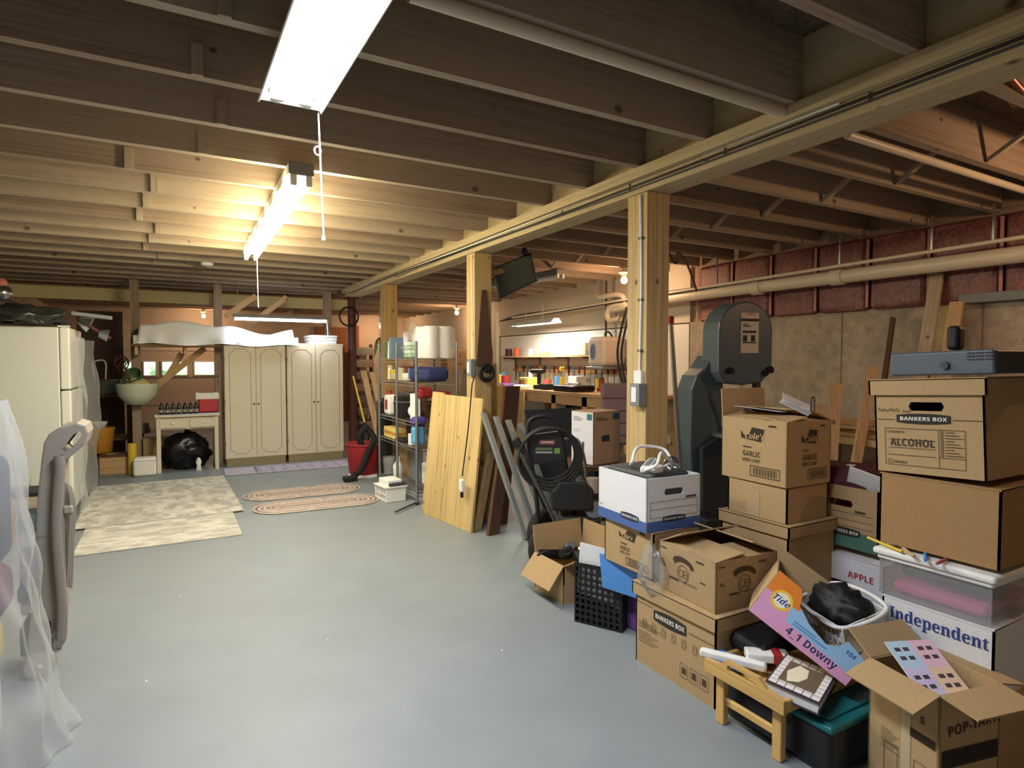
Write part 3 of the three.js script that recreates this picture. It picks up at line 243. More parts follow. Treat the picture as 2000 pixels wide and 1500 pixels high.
{ const t = thing('clear_bin', 'clear plastic storage bin with white lid and pink contents', 'storage bin', [2.25, .472, -1.0]); part('bin', [B(.34, .006, .3, 0, .004, 0), B(.004, .13, .32, -.17, .065, 0), B(.004, .13, .32, .17, .065, 0), B(.34, .13, .004, 0, .065, .16), B(.34, .13, .004, 0, .065, -.16)], mat.frost, t); part('lid', R(.38, .024, .355, .01, 0, .142, 0), mat.white, t); part('lid_rim', R(.36, .02, .335, .008, 0, .125, 0), mat.white, t);
  const cl = single('pink_cloth', R(.28, .035, .27, .015, 0, .03, 0), M('#f06a9a', .7), 'bright pink cloth folded inside the clear bin', 'cloth', [2.25, .472, -1.0], [0, 0, .05]); single('grey_roll', C(.025, .025, .28, 12, 0, .075, 0).rotateX(0), mat.dgrey, 'dark grey rolled cloth inside the clear bin', 'cloth', [2.2, .472 + .07, -1.0], [Math.PI / 2, 0, 0]).geometry.translate(0, -.075, 0); }
['yellow wooden pencil on the clear bin lid', 'orange wooden pencil on the clear bin lid', 'blue marker pen on the clear bin lid', 'pink marker pen on the clear bin lid'].forEach((l, i) => single('writing_pen', C(.005, .005, .16, 8), [mat.yellow, mat.pine, mat.blue, mat.pink][i], l, 'pen', [2.085 + .006 * i, .634, -1.15 + i * .06], [Math.PI / 2, 0, .4 + i * .35]));
carton('plain_brown_box', 'plain brown box with no print between the clear bin and the lettered box', { w: .345, d: .33, h: .235, x: 2.09, y: .64, z: -1.0, m: M('#a88356', .9, { map: FN }) });
carton('document_box', 'brown lidded document box marked with handwritten capitals at the stack top', { w: .32, d: .36, h: .3, x: 2.08, y: .89, z: -1.02, lid: .05, hole: 1, tx: -.05, prints: [{ f: 'L', draw: (x, w, h) => { logo(x, w * .47, h * .41, w * .5, h * .11); x.fillStyle = 'rgba(60,45,30,.8)'; x.fillRect(0, h * .42, w * .2, 4); x.fillRect(w * .74, h * .41, w * .26, 4); scrawl(x, w * .03, h * .34, w * .22, h * .05, 17); scrawl(x, w * .28, h * .345, w * .08, h * .035, 7); x.strokeStyle = 'rgba(60,45,30,.8)'; x.lineWidth = 3; x.strokeRect(w * .1, h * .52, w * .74, h * .4); x.beginPath(); x.moveTo(w * .61, h * .52); x.lineTo(w * .61, h * .92); for (const q of [.64, .73, .81]) { x.moveTo(w * .13, h * q); x.lineTo(w * .58, h * q); } x.moveTo(w * .61, h * .81); x.lineTo(w * .84, h * .81); x.stroke(); text(x, 'CONTENTS:', w * .12, h * .57, h * .035, '#4a3a2a'); text(x, 'ALCOHOL', w * .15, h * .71, h * .11, 'rgba(45,35,30,.9)', { w: '', sx: .9 }); text(x, 'FRAGILE', w * .18, h * .9, h * .035, '#4a3a2a'); x.strokeRect(w * .13, h * .865, w * .035, h * .035); for (let i = 0; i < 9; i++) { x.strokeRect(w * .63, h * (.535 + i * .03), w * .02, h * .018); x.fillRect(w * .67, h * (.54 + i * .03), w * (.08 + .04 * (i % 3)), 4); } } }] });
{ const p = thing('disc_player', 'grey and black disc player lying on the document box', 'player', [2.3, 1.206, -.98], -.03); p.rotation.order = 'YXZ'; p.rotation.x = -.04; part('front_shell', R(.02, .075, .3, .008, -.19, .0375, -.02), M('#56606a', .4), p); part('chassis', R(.36, .07, .3, .005, 0, .036, -.02), M('#4a5058', .45, { metalness: .3 }), p); part('knob', C(.012, .012, .01, 16).rotateZ(Math.PI / 2), mat.dgrey, p, [-.205, .03, -.0]); for (let i = 0; i < 9; i++) part('vent_slot', B(.002, .004, .02), mat.black, p, [-.2005, .045 + (i % 3) * .01, .07 + Math.floor(i / 3) * .024]);
  const q = thing('black_recorder', 'black glossy recorder beside the grey disc player', 'recorder', [2.34, 1.212, -.66]); part('case', R(.4, .075, .26, .006, 0, .0375, 0), mat.blackG, q); part('cable', tube([[-.2, .07, -.1], [-.21, .05, -.06], [-.2, .03, 0], [-.21, .015, .05]], .004), mat.paper, q); const k = R(.34, .03, .3, .015), a = k.attributes.position; for (let i = 0; i < a.count; i++) a.setY(i, a.getY(i) * (1 + .7 * (nf2(a.getX(i) * 3, a.getZ(i) * 3) - .3))); k.computeVertexNormals(); single('maroon_towel', k, mat.maroon, 'folded maroon towel on the black recorder', 'towel', [2.36, 1.31, -.68]); single('black_pouch', R(.05, .08, .04, .015), mat.black, 'small black pouch standing on the grey disc player', 'pouch', [2.25, 1.325, -1.03]); }
{ const g = carton('green_band_box', 'tan document box with a green striped band holding a maroon case', { w: .31, d: .3, h: .25, x: 2.4, y: .488, z: -1.505, open: 'none', hole: 1, prints: [{ f: 'L', draw: (x, w, h) => { x.fillStyle = '#3c6a58'; x.fillRect(0, h * .72, w, h * .28); x.fillStyle = 'rgba(210,200,170,.4)'; for (let i = 0; i < 9; i++) x.fillRect(0, h * (.73 + i * .03), w, 2); logo(x, w * .55, h * .74, w * .46, h * .14); x.fillStyle = 'rgba(60,50,35,.7)'; for (const q of [.42, .53, .64]) x.fillRect(w * .05, h * q, w * .9, 3); x.fillRect(w * .7, h * .36, w * .14, h * .04); x.fillStyle = '#e3d59a'; x.save(); x.translate(w * .05, h * .3); x.rotate(.12); x.fillRect(0, 0, w * .32, h * .2); x.restore(); scrawl(x, w * .09, h * .38, w * .16, h * .06, 9); scrawl(x, w * .16, h * .47, w * .16, h * .06, 8); } }] });
  const m = thing('maroon_case', 'dark maroon hard case with a white tag in the green banded box', 'case', [2.53, .7, -1.56], .3); part('case_body', ext([[-.12, 0], [.12, 0], [.12, .05], [.08, .1], [-.08, .1], [-.12, .05]], .2, .006).translate(0, 0, -.1), mat.maroon, m); part('tag', B(.04, .002, .03), mat.paper, m, [-.02, .108, .02]); single('white_folder', B(.004, .12, .2), mat.paper, 'white folder slanting out of the green banded box', 'folder', [2.44, .75, -1.39], [.3, .3, .5]); }
carton('apple_carton', 'white fruit carton with red lettering under the green banded box', { w: .36, d: .34, h: .3, x: 2.38, y: .16, z: -1.49, m: mat.whiteCard, hole: 1, hy: .6, prints: [{ f: 'L', draw: (x, w, h) => { text(x, 'CLASS-1', w * .06, h * .2, h * .1, '#b23a4a'); text(x, 'APPLE', w * .6, h * .27, h * .12, '#b23a4a'); } }] });
carton('low_carton', 'low brown carton on the floor under the white fruit carton', { w: .36, d: .34, h: .155, x: 2.39, y: .002, z: -1.49, m: mat.card2 });

/* ================= PRESSURE WASHER, BANDSAW, LEANING BOARDS ================= */
{ const D = 3.78, s = D / FOC, cx = 1085, cy = 1122; const o = pD(cx, cy, D); const t = thing('pressure_washer', 'black wheeled pressure washer with a coiled hose and petrol engine', 'pressure washer', [o.x, 0, o.z], -YAW); const P = (x, y, z = 0) => V((x - cx) * s, (cy - y) * s, z);
  part('handle_frame', tube([P(1052, 1075, .1), P(1046, 985, .1), P(1030, 870, .08), P(1034, 842, .08), P(1048, 834, .08), P(1074, 834, .08), P(1086, 845, .08), P(1098, 900, .08), P(1112, 985, .05), P(1140, 1085, .05)], .014, 10, 80), mat.black, t);
  const pan = part('panel', ext([[P(1032, 0).x, P(0, 925).y], [P(1100, 0).x, P(0, 915).y], [P(1092, 0).x, P(0, 862).y], [P(1034, 0).x, P(0, 870).y]], .03, .004), M('#232425', .5), t, [0, 0, .06]);
  printOn(t, 'F', .17, .15, P(1067, 893, .0965), (x, w, h) => { x.strokeStyle = '#8c3a40'; x.fillStyle = '#8c4a4c'; x.lineWidth = 5; x.fillRect(w * .2, h * .16, w * .56, h * .2); x.fillStyle = '#c9b0a8'; x.fillRect(w * .25, h * .22, w * .46, h * .08); for (let i = 0; i < 11; i++) { x.fillStyle = '#7f9a63'; x.fillRect(w * (.08 + i * .055), h * .48, w * .036, h * .1); x.fillStyle = '#c6cfc0'; x.fillRect(w * (.08 + i * .055), h * .63, w * .042, h * .075); } x.fillStyle = '#7fae4a'; x.fillRect(w * .74, h * .5, w * .2, h * .22); });
  for (let i = 0; i < 4; i++) part('hose_coil', new THREE.TorusGeometry((50 + i * 3) * s, .0095, 8, 40), M('#26251f', .7), t, P(1068 + i, 902 + i * 3, .12 + i * .012), [.12, -.1 + i * .05, 0]);
  part('engine_shroud', ext([[-.11, 0], [.11, 0], [.115, .1], [.09, .12], [.07, .15], [-.07, .15], [-.09, .12], [-.115, .1]], .2, .01), M('#1d1f20', .55), t, P(1112, 1002, -.02)); part('fuel_cap', C(.03, .03, .025, 16), mat.black, t, P(1108, 938, .08)); part('engine_block', [R(.2, .13, .2, .02, 0, 0, 0), C(.06, .06, .05, 16, .08, .03, .1).rotateX(0), R(.1, .06, .08, .01, -.05, -.06, .08)], M('#4d4a44', .5, { metalness: .4 }), t, P(1122, 1040, .05)); part('air_filter', C(.05, .05, .06, 18).rotateX(Math.PI / 2), mat.grey, t, P(1152, 1005, .14)); part('pump', [C(.035, .035, .14, 14).rotateZ(Math.PI / 2), R(.08, .06, .07, .01, -.06, -.02, 0)], mat.steel, t, P(1095, 1062, .12)); for (let i = 0; i < 6; i++) part('cooling_fin', B(.09, .004, .1), M('#5a5a55', .45, { metalness: .5 }), t, P(1145, 1045 + i * 5, .1)); part('exhaust_can', C(.04, .04, .09, 16), M('#b9ab97', .5), t, P(1155, 968, .02));
  part('base_plate', R(.3, .02, .28, .006), mat.black, t, P(1108, 1092, .03)); part('red_bracket', R(.16, .03, .03, .006), M('#8c4a35', .6), t, P(1090, 1078, .16));
  for (const z of [.12, -.2]) { const w = part('wheel', new THREE.TorusGeometry(.1, .042, 12, 30), mat.rubber, t, [P(1062, 0).x, .142, z], [0, .9, 0]); part('hub', C(.06, .06, .04, 18).rotateX(Math.PI / 2), mat.dgrey, w); } part('axle', C(.01, .01, .34, 10).rotateX(Math.PI / 2), mat.steel, t, [P(1062, 0).x, .142, -.04]);
  part('spray_wand', tube([P(1006, 878, .16), P(1018, 905, .17), P(1060, 985, .17), P(1110, 1095, .15)], .011, 8, 30), M('#55585a', .4, { metalness: .4 }), t); part('trigger_gun', R(.05, .1, .03, .012), mat.black, t, P(1012, 885, .16), [0, 0, .5]); part('inlet_hose', tube([P(1100, 880, .0), P(1125, 880, 0), P(1142, 930, 0), P(1138, 1000, .0)], .009, 8, 30), mat.grey, t); }
{ const D = 3.85, s = D / FOC, cx = 1405, cy = 1010; const o = pD(cx, cy, D); const t = thing('bandsaw', 'tall grey bandsaw with rounded upper wheel cover behind the cartons', 'bandsaw', [o.x, 0, o.z], -YAW + .25); const P = (x, y) => [(x - cx) * s, (cy - y) * s + o.y]; const V2 = a => a.map(p => P(...p));
  const arch = (x0, x1, yb, yt, r) => { const out = [[x0, yb], [x1, yb]]; for (let i = 0; i <= 12; i++) { const a = i / 12 * Math.PI; out.push([(x0 + x1) / 2 + Math.cos(a) * (x1 - x0) / 2, yt + r - Math.sin(a) * r]); } return out; };
  part('upper_cover', ext(V2([...arch(1374, 1482, 715, 597, 50).slice(2), [1374, 725], [1384, 742], [1424, 747], [1462, 742], [1482, 722]]), .16, .012), mat.saw, t, [0, 0, -.03]);
  part('column', ext(V2([[1376, 700], [1396, 742], [1396, 800], [1388, 905], [1398, 1000], [1372, 1000], [1350, 980], [1338, 930], [1334, 870], [1336, 760], [1346, 735], [1362, 722]]), .16, .012), mat.saw, t, [0, 0, -.12]); part('lower_cover', ext(V2([[1350, 870], [1385, 850], [1440, 850], [1470, 880], [1480, 930], [1470, 985], [1440, 1010], [1370, 1010], [1352, 985]]), .14, .01), M('#2c3338', .45), t, [0, 0, -.05]); part('stand', R(.4, P(0, 1000)[1], .3, .01, P(1410, 0)[0], P(0, 1000)[1] / 2, 0), M('#22262a', .5), t); part('table', R(.36, .025, .34, .004, P(1430, 0)[0], P(0, 845)[1], .08), mat.steel, t);
  const k = P(1435, 652); printOn(t, 'F', .125, .27, [k[0], k[1], .144], (x, w, h) => { x.fillStyle = '#cfc4b2'; x.fillRect(0, h * .06, w, h * .9); x.fillStyle = '#33343a'; x.fillRect(0, h * .19, w, h * .06); x.fillRect(w * .1, h * .46, w * .75, h * .05); x.fillRect(w * .12, h * .56, w * .24, h * .14); x.fillRect(w * .56, h * .56, w * .24, h * .14); x.fillRect(w * .1, h * .71, w * .75, h * .03); x.fillStyle = '#c9734a'; x.fillRect(w * .3, h * .08, w * .5, h * .03); bars(x, w * .12, h * .31, w * .5, 2, 12, 22, '#33343a'); }, 256);
  for (const [x, y, r] of [[1393, 723, .02], [1478, 722, .022], [1468, 728, .018]]) { const q = P(x, y); const b = part('knob', C(r, r, .03, 16).rotateX(Math.PI / 2), mat.blackG, t, [q[0], q[1], .15]); part('stem', C(.008, .008, .05, 8).rotateX(Math.PI / 2), mat.steel, b, [0, 0, -.03]); } const q = P(1470, 748); part('blade_guide', R(.04, .1, .04, .006), mat.dgrey, t, [q[0], q[1], .06]); part('power_cord', tube([[...P(1366, 735), .03], [...P(1372, 775), .06], [...P(1390, 820), .06], [...P(1405, 880), .08], [...P(1418, 950), .08]], .007, 8, 40), mat.dgrey, t); }
{ const t = thing('galvanized_pole', 'thin galvanized pole with a red top leaning beside the post', 'pole'); const a = pD(1310, 625, 3.3), b = pD(1330, 940, 3.3); bar(a, b, .013, .013, mat.steel, 'pole', t, true); const c = part('red_cap', C(.018, .018, .04, 12), mat.red, t, a); }
board('plywood_sheet', 'large knotty plywood sheet leaning against the pine post', [[1.815, .0, -4.66], [1.905, 0, -3.96], [2.0, .975, -3.95], [1.9, .985, -4.66]], .018, mat.ply, 'plywood'); board('plywood_offcut', 'narrow plywood sheet showing its edge behind the larger sheet', [[1.85, .0, -4.8], [1.86, 0, -4.6], [1.97, .99, -4.6], [1.96, .99, -4.82]], .016, mat.ply, 'plywood');
{ const cd = thing('extension_cord', 'dark cord with white adapter hanging down the plywood sheet', 'cord'); const q = [[922, 752], [918, 800], [913, 850], [906, 905], [903, 930]].map(([x, y], i) => pX(x, y, 1.93 - i * .012)); part('cord', tube([pX(925, 742, 1.985), ...q], .005, 6, 50), mat.black, cd); const a = pX(902, 948, 1.855); part('adapter', R(.03, .09, .05, .008), mat.white, cd, a); part('plug', R(.02, .04, .02, .004), mat.black, cd, a.clone().add(V(0, -.07, 0))); }
['dark weathered board leaning behind the plywood next to the post', 'brown rough board leaning between post and folded table', 'dark stained wide board leaning past the post', 'reddish brown plank with square end leaning by the post', 'short tan plank propped behind the plywood'].forEach((l, i) => { const x = [2.06, 2.2, 2.27, 2.36, 2.03][i], z = [-3.86, -4.02, -4.1, -4.16, -3.84][i], h = [.75, 1.05, .9, .95, .55][i], w = [.1, .14, .12, .1, .06][i]; board('leaning_board', l, [[x - .1, 0, z - .045 * i], [x + w - .1, 0, z - .02 - .045 * i], [x + w + .06, h, z - .1 - .045 * i], [x + .06, h, z - .08 - .045 * i]], .03, [mat.darkwood, mat.darkwood, mat.darkwood, mat.darkwood, mat.post][i], 'board'); });
board('half_painted_post', 'square timber with pale top half and dark lower half next to the post', [[2.22, 0, -4.5], [2.35, 0, -4.52], [2.38, 1.22, -4.6], [2.25, 1.22, -4.58]], .09, mat.post, 'timber');
['pale grey metal slat of the folded frame leaning nearest the timber', 'pale grey metal slat leaning second from the timber', 'pale grey metal slat leaning third from the timber', 'long pale slat leaning beside the washer handle'].forEach((l, i) => { const x = 2.02 + i * .1, z = -3.55; board('aluminium_strip', l, [[x + .12, 0, z - .1], [x + .15, 0, z - .1], [x - .08, .88 - .03 * i, z - .3], [x - .11, .88 - .03 * i, z - .3]], .04, M('#9aa3a3', .4, { metalness: .4 }), 'slat'); });
board('folded_table', 'grey folded table leaning behind the metal slats', [[2.5, 0, -4.0], [3.1, 0, -4.0], [2.98, .86, -4.15], [2.45, .86, -4.15]], .03, mat.dgrey, 'table');
{ const t = thing('black_equipment_case', 'dark olive moulded case hung under the beam by a wooden arm', 'case'); const a = pD(1003, 543, 4.9); t.position.copy(a); t.rotation.set(.3, -.5, .6); part('case_body', ext([[-.16, -.08], [.15, -.08], [.19, .1], [-.1, .12]], .1, .02).translate(0, 0, -.05), M('#33382c', .6), t); part('strap', B(.3, .04, .13, .02, .08, 0), mat.black, t); part('grip', C(.025, .025, .14, 12).rotateX(Math.PI / 2), mat.black, t, [.17, .15, 0]); const b = thing('wooden_arm', 'short wooden arm reaching from the post to the dark case', 'bracket'); bar(V(BX + .15, 1.93, -4.24), a.clone().add(V(-.05, .06, 0)), .04, .04, mat.post, 'arm', b); }

/* ================= WIRE SHELVING ================= */
const RX0 = 1.86, RX1 = 2.24, RZ0 = -6.05, RZ1 = -4.98, SH = [.1, .49, .71, 1.06, 1.27];
{ const t = thing('wire_shelving', 'chrome wire shelving rack loaded with household supplies', 'shelf rack'); for (const x of [RX0, RX1]) for (const z of [RZ0, -5.5, RZ1]) part('upright', C(.013, .013, 1.42, 10, x, .71, z), mat.steel, t); for (const y of SH) { const g = []; for (const x of [RX0, RX1]) { g.push(B(.008, .008, RZ1 - RZ0, x, y, (RZ0 + RZ1) / 2), B(.006, .006, RZ1 - RZ0, x, y - .03, (RZ0 + RZ1) / 2)); } for (const z of [RZ0, RZ1]) g.push(B(RX1 - RX0, .008, .008, (RX0 + RX1) / 2, y, z), B(RX1 - RX0, .006, .006, (RX0 + RX1) / 2, y - .03, z)); const sf = part('shelf_frame', g, mat.chrome, t); for (let i = 0; i < 22; i++) part('shelf_wire', B(RX1 - RX0, .004, .004, (RX0 + RX1) / 2, y, RZ0 + .04 + i * .047), mat.chrome, sf); } for (const x of [RX0, RX1]) for (const z of [RZ0, RZ1]) part('foot', C(.018, .014, .02, 10, x, .01, z), mat.rubber, t); }
const on = (name, label, cat, geo, m, x, k, z, ry = 0, group) => single(name, geo, m, label, cat, [x, SH[k] + .006, z], [0, ry, 0], group);
{ const t = thing('paper_towel_pack', 'tall white wrapped paper towel pack on the top shelf', 'paper towels', [2.08, SH[4] + .005, -5.12], .1); for (const [a, b] of [[-.07, -.07], [.07, -.07], [-.07, .07], [.07, .07]]) part('roll', C(.068, .068, .28, 20, a, .14, b), mat.paper, t); part('wrap', R(.285, .285, .285, .03, 0, .143, 0), MP('#ffffff', .2, { transmission: .85, thickness: 0 }), t); }
on('tissue_pack', 'second white paper roll pack behind the first on the top shelf', 'paper rolls', R(.2, .26, .2, .06, 0, .13, 0), mat.paper, 2.1, 4, -5.42);
{ const t = thing('towel_bag', 'clear bag of mint striped towels on the top shelf', 'bag', [1.97, SH[4] + .005, -5.34]); for (let i = 0; i < 4; i++) part('towel', R(.14, .034, .16, .012, 0, .02 + i * .037, 0), i % 2 ? M('#cfe0cc', .9) : M('#9fc0a2', .9), t); part('bag', R(.16, .26, .18, .03, 0, .13, 0), mat.clear, t); part('bag_top', C(.03, .06, .08, 10, 0, .29, 0), mat.clear, t); }
[['spray_bottle', 'slim dark bottle at the end of the top shelf', C(.025, .03, .16, 12, 0, .08, 0), mat.green, -5.98], ['red_cap_bottle', 'white bottle with red cap on the top shelf', C(.02, .028, .17, 12, 0, .085, 0), mat.paper, -5.9], ['pink_tube', 'tall pink tube on the top shelf', C(.02, .02, .15, 12, 0, .075, 0), mat.pink, -5.83], ['blue_binder', 'blue grey binder standing on the top shelf', R(.14, .2, .06, .004, 0, .1, 0), M('#6b7f96', .6), -5.7]].forEach(([n, l, g, m, z]) => on(n, l, n.split('_').pop(), g, m, 1.93, 4, z));
{ const g = ico(.1, 3), p = g.attributes.position; for (let i = 0; i < p.count; i++) { const k = 1 + .7 * (nf3(p.getX(i) * 2, p.getY(i) * 2 + p.getZ(i)) - .5); p.setXYZ(i, p.getX(i) * k, p.getY(i) * k * .8 + .08, p.getZ(i) * k); } g.computeVertexNormals(); on('grey_bundle', 'crumpled grey bag between binder and towels on the top shelf', 'bag', g, mat.grey, 2.07, 4, -5.65); }
{ const t = thing('duffel_bag', 'navy blue zipped duffel bag on the second shelf', 'bag', [2.05, SH[3] + .006, -5.18], .05); part('bag_body', R(.24, .13, .4, .05, 0, .066, 0), M('#2c3566', .75), t); part('zip', B(.012, .004, .34, 0, .132, 0), mat.grey, t); part('end_patch', R(.242, .09, .02, .01, 0, .07, -.18), M('#4f86b8', .7), t); part('handle', tube([[-.1, .1, -.08], [-.13, .06, 0], [-.1, .1, .08]], .01), mat.navy, t); }
[['round_tin', 'round cream tin lying at the middle of the second shelf', lathe([[0, 0], [.05, 0], [.052, .07], [0, .07]]), mat.cream, -5.45], ['folded_linen', 'small stack of folded beige linen on the second shelf', R(.16, .07, .14, .02, 0, .035, 0), M('#b7a98a', .9), -5.66], ['yellow_box', 'small yellow topped box on the second shelf', R(.1, .1, .1, .006, 0, .05, 0), mat.yellow, -5.8], ['white_bottle', 'small white bottle at the end of the second shelf', C(.025, .03, .14, 12, 0, .07, 0), mat.white, -5.96]].forEach(([n, l, g, m, z]) => on(n, l, n.split('_')[1], g, m, 1.95, 3, z));
[['white_tub', 'white lidded tub next to the duffel bag', C(.045, .04, .09, 16, 0, .045, 0), mat.white, 2.17, -5.55], ['amber_jar', 'amber jar behind the linens', C(.035, .035, .11, 14, 0, .055, 0), M('#9a5a30', .3), 2.15, -5.75]].forEach(([n, l, g, m, x, z]) => on(n, l, n.split('_')[1], g, m, x, 3, z));
{ const t = thing('detergent_jug', 'white detergent jug with a red label on the third shelf', 'jug', [1.93, SH[2] + .006, -5.9]); part('jug_body', R(.1, .2, .15, .03, 0, .1, 0), mat.white, t); part('label', R(.102, .1, .08, .005, -.001, .1, .01), mat.red, t); part('cap', C(.025, .028, .04, 14, 0, .22, -.03), mat.red, t); part('handle', new THREE.TorusGeometry(.035, .01, 8, 16), mat.white, t, [0, .16, .07], [0, Math.PI / 2, 0]); }
[['black_case', 'black metal case with chrome latch on the third shelf', R(.2, .2, .22, .008, 0, .1, 0), mat.black, 1.98, -5.55], ['white_packet', 'tall white packet next to the black case', R(.06, .24, .12, .01, 0, .12, 0), mat.paper, 1.93, -5.2], ['red_bag', 'bright red plastic bag high on the third shelf', R(.14, .1, .16, .04, 0, .25, 0), mat.red, 1.98, -5.12], ['red_tray', 'shallow red tray on the third shelf behind the plywood', R(.22, .04, .3, .01, 0, .24, 0), mat.red, 2.1, -5.2], ['white_ball', 'round white plush on the third shelf', S(.06, 0, .07, 0), mat.paper, 1.98, -5.36]].forEach(([n, l, g, m, x, z]) => { const o = on(n, l, n.split('_')[1], g, m, x, 2, z); if (n === 'black_case') { part('latch', B(.006, .03, .05, -.103, .12, 0), mat.chrome, o); part('trim_band', B(.204, .012, .224, 0, .15, 0), mat.chrome, o); } });
for (let i = 0; i < 3; i++) { const o = on('yellow_carton', ['yellow patterned carton at the end of the fourth shelf', 'yellow patterned carton between two like it on the fourth shelf', 'yellow patterned carton beside the black tray'][i], 'carton', R(.1, .1, .1, .005, 0, .05, 0), M('#ddc878', .8), 1.93, 1, -5.92 + i * .14, .1 * i, 'yellow cartons on the shelf'); part('print_band', B(.102, .03, .102, 0, .05, 0), M('#b98a3a', .8), o); }
[['black_tray', 'flat black tray on the fourth shelf', R(.2, .03, .24, .01, 0, .015, 0), mat.black, 1.96, 1, -5.45], ['white_carton', 'small white carton at the front of the fourth shelf', R(.06, .1, .06, .004, 0, .05, 0), mat.paper, 1.9, 1, -5.2], ['blue_pouch', 'light blue pouch hanging off the fourth shelf', R(.1, .16, .12, .03, 0, .1, 0), M('#5aa6d6', .6), 1.9, 1, -5.06], ['violet_bag', 'violet bag lying over the blue pouch', R(.12, .08, .14, .035, 0, .22, 0), M('#4a3f9a', .7), 1.92, 1, -5.1], ['brown_box', 'brown box standing at the back of the lowest shelf', R(.16, .26, .24, .005, 0, .13, 0), mat.card2, 2.12, 0, -5.85], ['bleach_bottle', 'white bleach bottle on the lowest shelf', lathe([[0, 0], [.045, 0], [.048, .12], [.018, .17], [.02, .21], [0, .21]]), mat.white, 1.94, 0, -5.72], ['grey_rack', 'grey folded rack standing on the lowest shelf', R(.06, .3, .2, .01, 0, .15, 0), mat.grey, 2.05, 0, -5.5]].forEach(([n, l, g, m, x, k, z]) => on(n, l, n.split('_')[1], g, m, x, k, z));
{ const t = thing('glass_vase', 'clear glass vase on the lowest shelf end', 'vase', [1.92, SH[0] + .006, -5.94]); part('vase', lathe([[0, 0], [.05, 0], [.06, .18], [.055, .18], [.046, .01], [0, .01]]), mat.clear, t); const b = thing('laundry_basket', 'small white slotted basket with folded papers at the rack foot', 'basket', [1.725, .004, -5.3], .1); const bh = .13; for (const s of [-1, 1]) { const hol = []; for (let i = 0; i < 6; i++) for (let j = 0; j < 2; j++) hol.push([[-.095 + i * .035, .03 + j * .045], [-.075 + i * .035, .03 + j * .045], [-.075 + i * .035, .06 + j * .045], [-.095 + i * .035, .06 + j * .045]]); part('side_panel', ext([[-.12, 0], [.12, 0], [.135, bh], [-.135, bh]], .004, 0, hol).rotateY(-Math.PI / 2), mat.white, b, [s * .09, 0, 0]); part('end_panel', B(.18, bh, .004, 0, bh / 2, s * .125), mat.white, b); } part('base', B(.18, .004, .24), mat.white, b); part('rim', B(.21, .01, .28, 0, bh, 0), mat.white, b); part('folded_paper', R(.14, .06, .2, .01, 0, bh + .03, 0), mat.paper, b); part('cloth', R(.16, .03, .1, .012, .02, bh + .02, .08), mat.dgrey, b); single('folding_leg', C(.008, .008, .36, 8), mat.dgrey, 'thin dark folding leg lying on the floor at the rack', 'rod', [1.72, .02, -4.87], [1.2, .3, .9]); }

[['grey_box', 'plain grey box at the back of the third shelf', R(.2, .22, .3, .006, 0, .11, 0), M('#6d6862', .8), 2.14, 2, -5.83], ['brown_basket', 'brown woven basket at the back of the third shelf', R(.16, .16, .26, .03, 0, .08, 0), mat.darkwood, 2.15, 2, -5.3], ['beige_tin', 'beige tin beside the black tray', C(.05, .05, .1, 16, 0, .05, 0), M('#b5a78c', .5), 2.1, 1, -5.55], ['dark_bottle_pack', 'dark pack of bottles at the back of the fourth shelf', R(.14, .17, .2, .03, 0, .085, 0), mat.maroon, 2.15, 1, -5.8], ['stacked_towels', 'grey stacked towels on the fourth shelf', R(.16, .12, .2, .03, 0, .06, 0), M('#857c76', .9), 2.13, 1, -5.2], ['white_crate', 'white crate at the back of the lowest shelf', R(.18, .2, .28, .01, 0, .1, 0), mat.white, 2.13, 0, -5.2], ['orange_basket', 'terracotta basket at the back of the second shelf', R(.14, .13, .2, .02, 0, .065, 0), M('#a8583a', .7), 2.15, 3, -5.95], ['jar_row', 'cream jar standing near the second shelf upright', C(.03, .03, .12, 14, 0, .06, 0), mat.cream, 1.92, 3, -5.55]].forEach(([n, l, g, m, x, k, z]) => on(n, l, n.split('_')[1], g, m, x, k, z));

/* ================= VACUUM AND BROOMS ================= */
{ const p = pY(726, 931); const t = thing('red_bin', 'dark red plastic bin with a shop vacuum hose in it', 'bin', [p.x - .05, 0, p.z - .12]); part('bin_body', lathe([[0, 0], [.15, 0], [.19, .34], [.2, .34], [.2, .36], [.185, .36], [.145, .01], [0, .01]], 28), mat.red, t); part('wheel_base', C(.16, .17, .03, 24, 0, .012, 0), mat.paper, t);
  const h = thing('vacuum_hose', 'thick black vacuum hose curling out of the red bin to the floor', 'hose', t.position.clone()); part('hose', tube([[-.03, .3, .1], [-.08, .45, .12], [-.0, .52, .1], [.07, .42, .14], [-.02, .28, .22], [-.12, .1, .26], [-.2, .035, .26]], .032, 12, 80), mat.rubber, h); part('nozzle', R(.14, .05, .1, .015, -.22, .03, .26), mat.black, h); const b = thing('black_bag', 'tall black bag standing between the red bin and the rack', 'bag', [t.position.x + .12, .0, t.position.z + .36]); part('bag_body', R(.13, .86, .22, .05, 0, .43, 0), M('#17171a', .45), b); }
